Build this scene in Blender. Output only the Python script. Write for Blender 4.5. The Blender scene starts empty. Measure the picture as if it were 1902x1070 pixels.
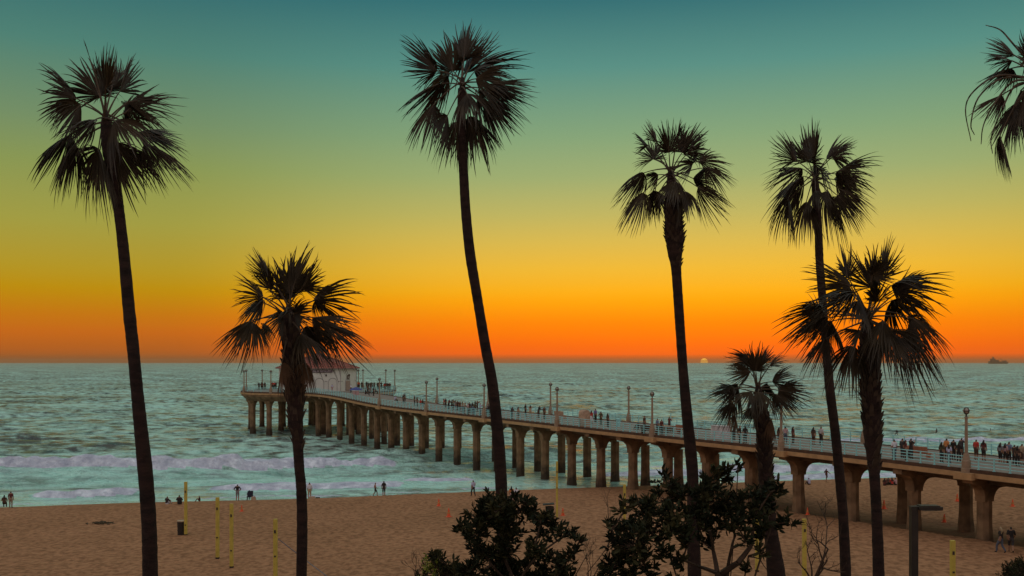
import bpy, math, random
import numpy as np
from mathutils import Vector, Matrix, noise as mnoise

R = math.radians
scene = bpy.context.scene
col = scene.collection
random.seed(7)

# ------------------------------------------------------------------ camera
H = 15.3            # camera height above the sea, metres
F = 1850.0          # focal length in photograph pixels (1902 wide)
CX, HY = 951.0, 672.0
cam_d = bpy.data.cameras.new('camera')
cam = bpy.data.objects.new('camera', cam_d)
col.objects.link(cam)
cam.location = (0, 0, H)
cam.rotation_euler = (R(90), 0, 0)
cam_d.sensor_width = 36.0
cam_d.lens = 36.0 * F / 1902.0
cam_d.shift_y = (HY - 535.0) / 1902.0
cam_d.clip_start = 0.2
cam_d.clip_end = 120000
scene.camera = cam

# ------------------------------------------------------------------ sky
SUN_AZ = math.atan2(1308 - CX, F)          # to the right of the view axis
world = bpy.data.worlds.new('World')
scene.world = world
world.use_nodes = True
wt = world.node_tree
wt.nodes.clear()
N = wt.nodes.new
LK = wt.links.new

def s2l(c):
    return tuple(((v / 255.0) / 12.92 if v / 255.0 <= 0.04045 else ((v / 255.0 + 0.055) / 1.055) ** 2.4) for v in c)

def math_node(tree, op, a, b=None, clamp=False):
    n = tree.nodes.new('ShaderNodeMath')
    n.operation = op
    n.use_clamp = clamp
    for i, v in enumerate((a, b)):
        if v is None:
            continue
        if isinstance(v, (int, float)):
            n.inputs[i].default_value = v
        else:
            tree.links.new(v, n.inputs[i])
    return n.outputs[0]

def ramp_node(tree, fac, stops, interp='LINEAR'):
    n = tree.nodes.new('ShaderNodeValToRGB')
    r = n.color_ramp
    r.interpolation = interp
    while len(r.elements) > 1:
        r.elements.remove(r.elements[-1])
    r.elements[0].position = stops[0][0]
    r.elements[0].color = (*stops[0][1], 1)
    for p, c in stops[1:]:
        e = r.elements.new(p)
        e.color = (*c, 1)
    tree.links.new(fac, n.inputs[0])
    return n.outputs[0]

def ysin(y):
    return math.sin(math.atan((HY - y) / F))

tc = N('ShaderNodeTexCoord')
nrm = N('ShaderNodeVectorMath'); nrm.operation = 'NORMALIZE'
LK(tc.outputs['Generated'], nrm.inputs[0])
sep = N('ShaderNodeSeparateXYZ'); LK(nrm.outputs[0], sep.inputs[0])
zc = sep.outputs[2]
UP = [(0.42, (0.115, 0.29, 0.27)), (0.52, (0.27, 0.52, 0.47)), (0.64, (0.41, 0.62, 0.57)), (0.80, (0.46, 0.56, 0.57)), (1.0, (0.50, 0.53, 0.58))]
rampA = [(0.0, s2l((170, 88, 28)))] + [(ysin(y), s2l(c)) for y, c in (
    (666, (186, 86, 16)), (661, (246, 96, 6)), (657, (252, 98, 4)), (640, (253, 106, 4)), (600, (255, 132, 2)), (560, (255, 163, 4)),
    (540, (250, 175, 22)), (500, (238, 184, 52)), (450, (216, 184, 78)), (400, (190, 180, 96)),
    (330, (156, 172, 112)), (254, (130, 163, 120)), (127, (86, 143, 132)), (0, (48, 110, 115)))] + UP
rampB = [(0.0, s2l((138, 82, 38)))] + [(ysin(y), s2l(c)) for y, c in (
    (664, (150, 86, 34)), (655, (176, 92, 28)), (620, (198, 103, 22)), (590, (197, 117, 14)), (545, (188, 141, 6)),
    (510, (179, 149, 34)), (430, (160, 155, 65)), (330, (135, 150, 82)), (254, (114, 141, 100)),
    (127, (77, 128, 115)), (0, (48, 106, 110)))] + UP
rampC = [(0.0, (0.44, 0.34, 0.29)), (0.15, (0.54, 0.44, 0.40)), (0.4, (0.54, 0.50, 0.52)), (1.0, (0.50, 0.53, 0.58))]
cA = ramp_node(wt, zc, rampA); cB = ramp_node(wt, zc, rampB); cC = ramp_node(wt, zc, rampC)
hv = N('ShaderNodeCombineXYZ'); LK(sep.outputs[0], hv.inputs[0]); LK(sep.outputs[1], hv.inputs[1])
hn = N('ShaderNodeVectorMath'); hn.operation = 'NORMALIZE'; LK(hv.outputs[0], hn.inputs[0])
dt = N('ShaderNodeVectorMath'); dt.operation = 'DOT_PRODUCT'
LK(hn.outputs[0], dt.inputs[0]); dt.inputs[1].default_value = (math.sin(SUN_AZ), math.cos(SUN_AZ), 0)
def smooth(fac, a, b):
    m = N('ShaderNodeMapRange'); m.interpolation_type = 'SMOOTHSTEP'
    LK(fac, m.inputs[0]); m.inputs[1].default_value = a; m.inputs[2].default_value = b
    return m.outputs[0]
def mixc(tree, fac, a, b, mode='MIX'):
    m = tree.nodes.new('ShaderNodeMix'); m.data_type = 'RGBA'; m.blend_type = mode
    if isinstance(fac, (int, float)): m.inputs[0].default_value = fac
    else: tree.links.new(fac, m.inputs[0])
    for i, v in ((6, a), (7, b)):
        if isinstance(v, tuple): m.inputs[i].default_value = (*v[:3], 1)
        else: tree.links.new(v, m.inputs[i])
    return m.outputs[2]
sky1 = mixc(wt, smooth(dt.outputs['Value'], 0.86, 0.9995), cB, cA)
sky2 = mixc(wt, smooth(dt.outputs['Value'], 0.65, -0.45), sky1, cC)
nish = N('ShaderNodeTexSky'); nish.sky_type = 'NISHITA'; nish.sun_disc = False
nish.sun_elevation = R(1.0); nish.sun_rotation = SUN_AZ; nish.altitude = 15
sky3 = N('ShaderNodeVectorMath'); sky3.operation = 'MULTIPLY_ADD'
LK(nish.outputs[0], sky3.inputs[0]); sky3.inputs[1].default_value = (0.004, 0.004, 0.004); LK(sky2, sky3.inputs[2])
# last sliver of the setting sun, cut by thin bars of haze
sun_el = R(-0.01)
sd = Vector((math.sin(SUN_AZ) * math.cos(sun_el), math.cos(SUN_AZ) * math.cos(sun_el), math.sin(sun_el)))
d2 = N('ShaderNodeVectorMath'); d2.operation = 'DISTANCE'
LK(nrm.outputs[0], d2.inputs[0]); d2.inputs[1].default_value = sd
disc = math_node(wt, 'LESS_THAN', d2.outputs['Value'], R(0.20))
bars = ramp_node(wt, math_node(wt, 'MULTIPLY', zc, 250.0), [(0.0, (0.4, 0.4, 0.4)), (0.08, (0.6, 0.6, 0.6)), (0.15, (0, 0, 0)), (0.32, (0, 0, 0)),
     (0.37, (1, 1, 1)), (0.53, (1, 1, 1)), (0.56, (0, 0, 0)), (0.64, (0, 0, 0)), (0.67, (1, 1, 1)), (0.80, (1, 1, 1)), (0.83, (0, 0, 0))])
sunm = math_node(wt, 'MULTIPLY', disc, bars)
sky4 = mixc(wt, sunm, sky3.outputs[0], (1.8, 1.0, 0.12))
bg = N('ShaderNodeBackground'); LK(sky4, bg.inputs[0]); bg.inputs[1].default_value = 1.0
wo = N('ShaderNodeOutputWorld'); LK(bg.outputs[0], wo.inputs[0])

# ------------------------------------------------------------------ sun
sl = bpy.data.lights.new('sun', 'SUN')
sl.energy = 0.01; sl.angle = R(25); sl.color = (1.0, 0.48, 0.16)
so = bpy.data.objects.new('sun', sl); col.objects.link(so)
so.rotation_euler = Vector((-math.sin(SUN_AZ), -math.cos(SUN_AZ), -math.sin(R(1.2)))).to_track_quat('-Z', 'Y').to_euler()
so.location = (60, 200, 60)

scene.view_settings.view_transform = 'Standard'
scene.view_settings.look = 'None'
scene.view_settings.exposure = 0.0
scene.view_settings.gamma = 1.0
scene.cycles.max_bounces = 6
scene.cycles.caustics_reflective = False
scene.cycles.caustics_refractive = False

# ------------------------------------------------------------------ helpers
def px(x, y, d):
    return Vector(((x - CX) / F * d, d, H - (y - HY) / F * d))

def on_level(x, y, z):
    d = (H - z) * F / (y - HY)
    return px(x, y, d)

class MB:
    def __init__(s): s.v = []; s.f = []; s.m = []
    def add(s, vs, fs, m=0):
        o = len(s.v); s.v += [tuple(p) for p in vs]
        s.f += [tuple(i + o for i in f) for f in fs]; s.m += [m] * len(fs); return s
    def box(s, c, size, rz=0.0, m=0, taper=1.0):
        cx, cy, cz = c; a, b, h = size[0] / 2, size[1] / 2, size[2] / 2
        vs = []
        for z, t in ((-h, 1.0), (h, taper)):
            for x, y in ((-a, -b), (a, -b), (a, b), (-a, b)):
                x *= t; y *= t
                vs.append((cx + x * math.cos(rz) - y * math.sin(rz), cy + x * math.sin(rz) + y * math.cos(rz), cz + z))
        return s.add(vs, [(3, 2, 1, 0), (4, 5, 6, 7), (0, 1, 5, 4), (1, 2, 6, 5), (2, 3, 7, 6), (3, 0, 4, 7)], m)
    def tube(s, pts, rad, n=6, m=0, cap=True, phase=0.0):
        pts = [Vector(p) for p in pts]
        if isinstance(rad, (int, float)): rad = [rad] * len(pts)
        vs = []; ref = None
        for i, p in enumerate(pts):
            t = (pts[min(i + 1, len(pts) - 1)] - pts[max(i - 1, 0)])
            if t.length < 1e-9: t = Vector((0, 0, 1))
            t.normalize()
            if ref is None: ref = Vector((0, 1, 0)) if abs(t.y) < 0.9 else Vector((1, 0, 0))
            a = t.cross(ref); a.normalize(); b = a.cross(t); ref = b
            ref = Vector(b)
            a2 = b.cross(t)
            for k in range(n):
                an = 2 * math.pi * k / n + phase
                vs.append(p + (a2 * math.cos(an) + b * math.sin(an)) * rad[i])
        fs = [(i * n + k, i * n + (k + 1) % n, (i + 1) * n + (k + 1) % n, (i + 1) * n + k)
              for i in range(len(pts) - 1) for k in range(n)]
        if cap:
            fs.append(tuple(range(n))[::-1]); fs.append(tuple((len(pts) - 1) * n + k for k in range(n)))
        return s.add(vs, fs, m)
    def lathe(s, prof, c=(0, 0, 0), n=12, m=0, phase=0.0):
        vs = [(c[0] + r * math.cos(2 * math.pi * k / n + phase), c[1] + r * math.sin(2 * math.pi * k / n + phase), c[2] + z)
              for r, z in prof for k in range(n)]
        fs = [(i * n + k, i * n + (k + 1) % n, (i + 1) * n + (k + 1) % n, (i + 1) * n + k)
              for i in range(len(prof) - 1) for k in range(n)]
        fs.append(tuple(range(n))[::-1]); fs.append(tuple((len(prof) - 1) * n + k for k in range(n)))
        return s.add(vs, fs, m)
    def mesh(s, name, mats, smooth=False):
        me = bpy.data.meshes.new(name)
        me.from_pydata(s.v, [], s.f)
        for mt in (mats if isinstance(mats, (list, tuple)) else [mats]): me.materials.append(mt)
        if any(s.m): me.polygons.foreach_set('material_index', s.m)
        if smooth: me.polygons.foreach_set('use_smooth', [True] * len(me.polygons))
        me.update()
        return me
    def build(s, name, mats, parent=None, smooth=False):
        return link(name, s.mesh(name, mats, smooth), parent)

def link(name, me, parent=None, loc=None, rot=None, scale=None):
    o = bpy.data.objects.new(name, me)
    col.objects.link(o)
    if parent: o.parent = parent
    if loc is not None: o.location = loc
    if rot is not None: o.rotation_euler = rot
    if scale is not None: o.scale = scale
    return o

def tag(o, label=None, cat=None, group=None, kind=None):
    if label: o['label'] = label
    if cat: o['category'] = cat
    if group: o['group'] = group
    if kind: o['kind'] = kind
    return o

def thing(name, loc, label, cat, group=None, rz=0.0):
    o = bpy.data.objects.new(name, None)
    o.empty_display_size = 0.3
    col.objects.link(o); o.location = loc; o.rotation_euler = (0, 0, rz)
    return tag(o, label, cat, group)

def mat(name, c, rough=0.85, var=0.25, scale=4.0, bump=0.0, bscale=None, c2=None, spec=0.3, detail=4.0, stretch=None, metal=0.0):
    m = bpy.data.materials.new(name); m.use_nodes = True
    t = m.node_tree; b = t.nodes['Principled BSDF']
    b.inputs['Roughness'].default_value = rough
    b.inputs['Specular IOR Level'].default_value = spec
    b.inputs['Metallic'].default_value = metal
    co = t.nodes.new('ShaderNodeTexCoord').outputs['Object']
    if stretch:
        mp = t.nodes.new('ShaderNodeMapping'); mp.inputs['Scale'].default_value = stretch
        t.links.new(co, mp.inputs[0]); co = mp.outputs[0]
    nz = t.nodes.new('ShaderNodeTexNoise'); nz.inputs['Scale'].default_value = scale; nz.inputs['Detail'].default_value = detail
    t.links.new(co, nz.inputs[0])
    lo = tuple(v * (1 - var) for v in c)
    hi = c2 if c2 else tuple(min(1, v * (1 + var)) for v in c)
    cr = ramp_node(t, nz.outputs['Fac'], [(0.3, lo), (0.7, hi)])
    t.links.new(cr, b.inputs['Base Color'])
    if bump:
        bn = t.nodes.new('ShaderNodeBump'); bn.inputs['Strength'].default_value = min(1, bump); bn.inputs['Distance'].default_value = 0.05
        nz2 = t.nodes.new('ShaderNodeTexNoise'); nz2.inputs['Scale'].default_value = bscale or scale * 3; nz2.inputs['Detail'].default_value = 5
        t.links.new(co, nz2.inputs[0]); t.links.new(nz2.outputs['Fac'], bn.inputs['Height'])
        t.links.new(bn.outputs[0], b.inputs['Normal'])
    return m

def lerp_table(tab, x):
    xs = [a for a, _ in tab]; ys = [b for _, b in tab]
    return float(np.interp(x, xs, ys))

# ------------------------------------------------------------------ terrain heights
SH0, SHS = 118.0, 0.25                 # shoreline: depth = SH0 + SHS * X (sea beyond)
SHN = math.hypot(1, SHS)
# pier axis in plan
PD = Vector((-0.505, 0.8631)); PN = Vector((0.8631, 0.505))     # along (seaward), across (away from camera)
P0 = Vector((79.13 - 0.585 * 74.7, 74.7))                         # near column of the first bent in frame
BAY = 6.175; CW = 6.57; OV = 2.15
def pier_pt(u, v): 
    p = P0 + PD * u + PN * v
    return p

def np_noise(x, y, sc, seed):
    rs = np.random.RandomState(seed); out = np.zeros_like(x)
    for i in range(10):
        a = rs.uniform(0, 2 * math.pi); k = sc * rs.uniform(0.5, 1.7); ph = rs.uniform(0, 6.28)
        out += np.sin(k * (x * math.cos(a) + y * math.sin(a)) + ph)
    return out / 5.0

def ground_z(x, y):
    x = np.asarray(x, dtype=float); y = np.asarray(y, dtype=float)
    s = (SH0 + SHS * x - y) / SHN + 1.2 * np_noise(x, y * 0, 0.12, 3)
    z = np.interp(s, [-60, -12, -2, 0, 4, 11, 30, 52, 75, 200], [-4, -1.3, -0.22, 0.02, 0.55, 1.05, 1.55, 2.05, 2.5, 2.7])
    z = z + np.where(s > 6, 0.10, 0.0) * np_noise(x, y, 0.16, 5) * np.clip((s - 6) / 10, 0, 1)
    # trench of lower, shaded sand under the pier
    u = (x - P0.x) * PD.x + (y - P0.y) * PD.y; v = (x - P0.x) * PN.x + (y - P0.y) * PN.y
    tr = np.clip((v + 0.75) / 0.5, 0, 1) * np.clip((16 - v) / 8, 0, 1) * np.clip((30 - u) / 8, 0, 1)
    z = z - 0.75 * tr
    bank = np.interp(y, [-30, 3, 42, 46, 400], [14.0, 13.6, 3.2, -40.0, -60.0])
    return np.maximum(z, bank)

def gz(x, y): return float(ground_z(np.array([x]), np.array([y]))[0])

def on_ground(x, y):
    z = 2.0
    for _ in range(30):
        p = on_level(x, y, z); z = 0.5 * z + 0.5 * gz(p.x, p.y)
    return on_level(x, y, z)

def grid_mesh(name, X, Y, Z, mats, smooth=True):
    h, w = X.shape
    me = bpy.data.meshes.new(name)
    me.vertices.add(h * w)
    me.vertices.foreach_set('co', np.stack([X, Y, Z], -1).astype(np.float32).ravel())
    i = np.arange(h * w).reshape(h, w)
    q = np.stack([i[:-1, :-1], i[:-1, 1:], i[1:, 1:], i[1:, :-1]], -1).reshape(-1, 4)
    me.loops.add(q.size); me.loops.foreach_set('vertex_index', q.ravel().astype(np.int32))
    me.polygons.add(len(q))
    me.polygons.foreach_set('loop_start', np.arange(0, q.size, 4, dtype=np.int32))
    me.polygons.foreach_set('use_smooth', np.ones(len(q), dtype=bool))
    for m in mats: me.materials.append(m)
    me.update(calc_edges=True)
    return me

# --------------------------------------------------------------- sand
def sand_material():
    m = bpy.data.materials.new('sand'); m.use_nodes = True
    t = m.node_tree; b = t.nodes['Principled BSDF']; b.inputs['Roughness'].default_value = 0.95
    b.inputs['Specular IOR Level'].default_value = 0.1
    g = t.nodes.new('ShaderNodeNewGeometry').outputs['Position']
    def nz(scale, detail=4, stretch=(1, 1, 1)):
        mp = t.nodes.new('ShaderNodeMapping'); mp.inputs['Scale'].default_value = stretch
        t.links.new(g, mp.inputs[0])
        n = t.nodes.new('ShaderNodeTexNoise'); n.inputs['Scale'].default_value = scale; n.inputs['Detail'].default_value = detail
        t.links.new(mp.outputs[0], n.inputs[0]); return n.outputs['Fac']
    big = ramp_node(t, nz(0.09, 3), [(0.3, (0.305, 0.14, 0.066)), (0.7, (0.36, 0.166, 0.081))])
    med = ramp_node(t, nz(2.6, 4, (1, 0.75, 1)), [(0.36, (0.66, 0.63, 0.60)), (0.60, (1.16, 1.16, 1.16))])
    c1 = mixc(t, 1.0, big, med, 'MULTIPLY')
    # soil and dry ground cover on the bank below the viewpoint
    sp = t.nodes.new('ShaderNodeSeparateXYZ'); t.links.new(g, sp.inputs[0])
    soil = ramp_node(t, nz(1.2, 5), [(0.35, (0.06, 0.045, 0.02)), (0.65, (0.13, 0.10, 0.05))])
    bankf = t.nodes.new('ShaderNodeMapRange'); t.links.new(sp.outputs[2], bankf.inputs[0])
    bankf.inputs[1].default_value = 3.2; bankf.inputs[2].default_value = 4.2
    c2 = mixc(t, bankf.outputs[0], c1, soil)
    # wet sand at the water's edge; under the pier, damp plus painted shade
    at = t.nodes.new('ShaderNodeAttribute'); at.attribute_name = 'wet_and_shade'
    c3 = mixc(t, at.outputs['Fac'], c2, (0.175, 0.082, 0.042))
    t.links.new(c3, b.inputs['Base Color'])
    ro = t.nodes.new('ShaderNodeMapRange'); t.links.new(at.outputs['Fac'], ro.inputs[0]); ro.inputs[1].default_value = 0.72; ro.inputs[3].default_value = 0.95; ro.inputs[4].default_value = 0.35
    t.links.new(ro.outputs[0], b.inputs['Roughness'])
    bp = t.nodes.new('ShaderNodeBump'); bp.inputs['Strength'].default_value = 0.9; bp.inputs['Distance'].default_value = 0.22
    vo = t.nodes.new('ShaderNodeTexVoronoi'); vo.inputs['Scale'].default_value = 1.7; vo.feature = 'SMOOTH_F1'
    t.links.new(g, vo.inputs['Vector'])
    hsum = math_node(t, 'ADD', math_node(t, 'MULTIPLY', nz(2.4, 5, (1, 0.8, 1)), 1.0), math_node(t, 'MULTIPLY', vo.outputs['Distance'], 0.35))
    t.links.new(hsum, bp.inputs['Height']); t.links.new(bp.outputs[0], b.inputs['Normal'])
    return m

M_SAND = sand_material()
ys = np.concatenate([np.arange(-25, 44, 1.2), np.arange(44, 122, 0.28), np.arange(122, 190, 1.0)])
xs = np.concatenate([np.arange(-160, -58, 3.0), np.arange(-58, 60, 0.40), np.arange(60, 200, 3.0)])
GX, GY = np.meshgrid(xs, ys)
GZ = ground_z(GX, GY)
fs_ = (SH0 + SHS * GX - GY) / SHN
GU = (GX - P0.x) * PD.x + (GY - P0.y) * PD.y; GV = (GX - P0.x) * PN.x + (GY - P0.y) * PN.y
TRN = np.clip((GV + 0.7) / 0.4, 0, 1) * np.clip((11 + 1.5 * np_noise(GX, GY, 0.4, 33) - GV) / 3, 0, 1) * np.clip((32 - GU) / 8, 0, 1)     # damp dug-over sand under the pier, its shade painted into the colour
GZ = GZ + 0.05 * np.clip((fs_ - 3) / 6, 0, 1) * (GY > 45) * (np_noise(GX, GY, 2.6, 11) * 0.6 + np_noise(GX, GY, 5.0, 12) * 0.5)
# tyre ruts curving down to the water
for off in (0.0, 1.7):
    cxr = np.interp(GY, [55, 72, 84, 96, 108, 116], [-10, -14.5, -17.2, -17.8, -15.6, -14]) + off
    GZ = GZ - 0.09 * np.exp(-((GX - cxr) / 0.22) ** 2) + 0.05 * np.exp(-((np.abs(GX - cxr) - 0.45) / 0.16) ** 2)
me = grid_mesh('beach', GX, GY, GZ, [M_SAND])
a = me.attributes.new('wet_and_shade', 'FLOAT', 'POINT')
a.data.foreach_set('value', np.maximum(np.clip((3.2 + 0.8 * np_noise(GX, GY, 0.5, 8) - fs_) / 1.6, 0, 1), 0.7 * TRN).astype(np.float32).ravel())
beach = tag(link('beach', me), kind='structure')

# --------------------------------------------------------------- sea
def water_material():
    m = bpy.data.materials.new('sea_water'); m.use_nodes = True
    t = m.node_tree; b = t.nodes['Principled BSDF']
    b.inputs['IOR'].default_value = 1.33
    g = t.nodes.new('ShaderNodeNewGeometry').outputs['Position']
    sp = t.nodes.new('ShaderNodeSeparateXYZ'); t.links.new(g, sp.inputs[0])
    rr = t.nodes.new('ShaderNodeMapRange'); t.links.new(sp.outputs[1], rr.inputs[0])      # wind chop grows offshore
    for i_, v_ in ((1, 110), (2, 900), (3, 0.16), (4, 0.32)): rr.inputs[i_].default_value = v_
    def nz(scale, detail, stretch, rot=0.26):
        mp = t.nodes.new('ShaderNodeMapping'); mp.vector_type = 'POINT'
        mp.inputs['Rotation'].default_value = (0, 0, -rot); mp.inputs['Scale'].default_value = stretch
        t.links.new(g, mp.inputs[0])
        n = t.nodes.new('ShaderNodeTexNoise'); n.inputs['Scale'].default_value = scale; n.inputs['Detail'].default_value = detail
        n.inputs['Roughness'].default_value = 0.6
        t.links.new(mp.outputs[0], n.inputs[0]); return n.outputs['Fac']
    sh = t.nodes.new('ShaderNodeAttribute'); sh.attribute_name = 'aerated'
    pat = math_node(t, 'ADD', nz(0.42, 7, (0.7, 1, 1), 0.1), math_node(t, 'MULTIPLY', math_node(t, 'SUBTRACT', nz(0.045, 3, (0.5, 1, 1), 0.2), 0.5), 0.55))
    ch = ramp_node(t, pat, [(0.38, (0, 0, 0)), (0.62, (1, 1, 1))])      # wind-ruffled streaks; in the colour they paint sky glints and dark troughs
    t.links.new(math_node(t, 'ADD', rr.outputs[0], math_node(t, 'MULTIPLY', ch, 0.22)), b.inputs['Roughness'])
    deep = mixc(t, ch, (0.10, 0.085, 0.075), (0.60, 0.90, 0.74))
    t.links.new(mixc(t, sh.outputs['Fac'], deep, (0.58, 0.95, 0.79)), b.inputs['Base Color'])
    h1 = nz(0.8, 5, (0.6, 1, 1), 0.1); h2 = nz(0.26, 4, (0.7, 1, 1), 0.2)
    hs = math_node(t, 'ADD', h1, math_node(t, 'MULTIPLY', h2, 2.8))
    bp = t.nodes.new('ShaderNodeBump'); bp.inputs['Strength'].default_value = 1.0; bp.inputs['Distance'].default_value = 1.9
    t.links.new(hs, bp.inputs['Height']); t.links.new(bp.outputs[0], b.inputs['Normal'])
    fo = t.nodes.new('ShaderNodeBsdfPrincipled'); fo.inputs['Roughness'].default_value = 0.9
    fo.inputs['Specular IOR Level'].default_value = 0.2
    fc = ramp_node(t, nz(0.9, 4, (0.8, 1, 1)), [(0.30, (0.40, 0.40, 0.48)), (0.52, (0.62, 0.61, 0.68)), (0.70, (0.90, 0.89, 0.94))])
    t.links.new(fc, fo.inputs['Base Color'])
    bp2 = t.nodes.new('ShaderNodeBump'); bp2.inputs['Strength'].default_value = 1.0; bp2.inputs['Distance'].default_value = 0.6
    t.links.new(nz(1.3, 6, (1, 1, 1)), bp2.inputs['Height']); t.links.new(bp2.outputs[0], fo.inputs['Normal'])
    at = t.nodes.new('ShaderNodeAttribute'); at.attribute_name = 'foam'
    mask = math_node(t, 'SUBTRACT', math_node(t, 'MULTIPLY', at.outputs['Fac'], 1.9), math_node(t, 'MULTIPLY', nz(0.7, 6, (0.55, 1, 1)), 1.3))
    mr = t.nodes.new('ShaderNodeMapRange'); t.links.new(mask, mr.inputs[0]); mr.inputs[1].default_value = -0.05; mr.inputs[2].default_value = 0.22
    mx = t.nodes.new('ShaderNodeMixShader'); t.links.new(mr.outputs[0], mx.inputs[0])
    t.links.new(b.outputs[0], mx.inputs[1]); t.links.new(fo.outputs[0], mx.inputs[2])
    t.links.new(mx.outputs[0], t.nodes['Material Output'].inputs['Surface'])
    return m

M_SEA = water_material()
rows = [88.0]
while rows[-1] < 3200: rows.append(rows[-1] * 1.0047)
rows = np.array(rows + [3400, 4200, 6000, 10000, 13200])
cols = np.linspace(-0.85, 0.85, 560)
YY, TT = np.meshgrid(rows, cols, indexing='ij')
XX = YY * TT
rs = np.random.RandomState(21)
ZZ = np.zeros_like(XX)
for i in range(46):
    lam = 2.2 * 1.075 ** i                 # 2 m chop to 60 m swell
    an = rs.normal(math.pi / 2 + 0.22, 0.5 if lam < 20 else 0.16)
    k = 2 * math.pi / lam
    am = 0.0135 * lam ** 0.62
    cell = YY * 0.0047
    fade = np.clip((lam / (cell * 3.0)) - 0.6, 0, 1)
    ZZ += am * fade * np.sin(k * (XX * math.cos(an) + YY * math.sin(an)) + rs.uniform(0, 6.28))
dsh = (YY - (SH0 + SHS * XX)) / SHN          # distance seaward
ZZ = ZZ * np.clip(0.18 + dsh / 45.0, 0.12, 1.0)
foam = np.zeros_like(XX)
def bore(x0, x1, ctrl, hgt, tail, wob, seed, soft=4.0):
    """a broken wave: steep foamy front facing the beach, long foamy back"""
    global ZZ, foam
    front = np.interp(XX, [c[0] for c in ctrl], [c[1] for c in ctrl]) + wob * np_noise(XX, XX * 0, 0.35, seed) + 0.35 * wob * np_noise(XX, YY * 0, 1.1, seed + 5)
    q = YY - front
    env = np.clip((XX - x0) / soft, 0, 1) * np.clip((x1 - XX) / soft, 0, 1)
    env = env * env * (3 - 2 * env)
    hh = hgt * env * (0.85 + 0.3 * np_noise(XX, YY * 0.3, 0.5, seed + 1))
    prof = np.where(q < 0, 0, np.where(q < 0.7, q / 0.7, np.exp(-(q - 0.7) / 3.2)))
    near = (q > -1) & (q < 20)
    lump = 1 + 0.22 * np_noise(XX, YY, 1.5, seed + 2) + 0.12 * np_noise(XX, YY, 3.5, seed + 3)
    ZZ = ZZ + np.where(near, hh * prof * lump, 0)
    fm = np.where(q < -0.25, 0, np.exp(-np.clip(q - 2.0, 0, None) / tail)) * env
    foam = np.maximum(foam, np.where(near | (q < 40), fm, 0))
    # darker trough in front of the wall of foam
    ZZ = ZZ - np.where((q < 0) & (q > -3), 0.22 * hgt * env * np.exp(q / 1.2), 0)
def shift(ctrl, dy): return [(x, y + dy) for x, y in ctrl]
main = [(-130, 128.0), (-72, 138.3), (-50, 139.4), (-35, 141.5), (-17, 147.2), (0, 152)]
bore(-140, -15.5, main, 1.45, 2.2, 0.6, 31)
bore(-55.5, -42.0, [(-60, 113.0), (-50, 112.6), (-40, 115)], 0.62, 1.6, 0.35, 41, 3)
bore(-37.0, -12.0, [(-40, 118.0), (-30, 117.6), (-12, 120.5)], 0.50, 1.8, 0.35, 51, 3)
bore(-14.5, -4.0, [(-16, 124.5), (-4, 126.5)], 0.45, 1.5, 0.3, 61, 2)
bore(10.0, 30.0, [(10, 133), (30, 137)], 0.55, 1.6, 0.4, 71, 4)
bore(28.0, 90.0, [(28, 139.5), (45, 142), (90, 152)], 1.0, 2.2, 0.5, 81, 4)
bore(26.0, 90.0, [(26, 128.5), (45, 132), (90, 144)], 0.45, 2.0, 0.4, 91, 4)
bore(52.0, 110.0, [(52, 182), (80, 186), (110, 192)], 0.8, 1.2, 0.6, 95, 6)
for base, am, wd, sd_ in ((9, 0.16, 1.2, 1), (20, 0.34, 1.7, 2), (34, 0.38, 2.2, 3), (46, 0.45, 2.6, 4), (62, 0.45, 3.0, 5), (84, 0.5, 3.6, 6)):
    q = dsh - base - 1.4 * np_noise(XX, XX * 0, 0.09, 200 + sd_)
    env = np.clip(0.35 + 0.8 * np_noise(XX, XX * 0, 0.14, 220 + sd_), 0, 1)
    ZZ = ZZ + 1.5 * am * env * np.exp(-(q / wd) ** 2)
# swash foam along the beach and loose foam lines in the surf zone
sw = np.exp(-np.abs(dsh - 1.0 - 0.8 * np_noise(XX, XX * 0, 0.4, 7)) / 0.8)
foam = np.maximum(foam, (0.42 + 0.18 * np_noise(XX, YY, 0.5, 27)) * sw)
surf = np.clip(1 - np.abs(dsh - 16) / 26, 0, 1)
foam = np.maximum(foam, surf * np.clip(0.18 + 0.26 * np_noise(XX * 0.35, YY, 0.9, 17), 0, 0.5))
me = grid_mesh('sea', XX, YY, ZZ, [M_SEA])
a = me.attributes.new('foam', 'FLOAT', 'POINT')
a.data.foreach_set('value', np.clip(foam, 0, 1).astype(np.float32).ravel())
a = me.attributes.new('aerated', 'FLOAT', 'POINT')
a.data.foreach_set('value', (np.clip(1.25 - np.abs(dsh - 12) / 32, 0, 1) * np.clip(0.62 + 0.55 * np_noise(XX * 0.3, YY, 0.5, 77) + 0.3 * np_noise(XX * 0.4, YY, 1.6, 78), 0, 1)).astype(np.float32).ravel())
sea = tag(link('sea', me), kind='structure')
# sandy sea floor under everything, out to the horizon
mb = MB().add([(-12500, 150, -6), (12500, 150, -6), (12500, 13300, -6), (-12500, 13300, -6)], [(0, 1, 2, 3)])
tag(mb.build('seabed', M_SAND), kind='structure')


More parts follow.
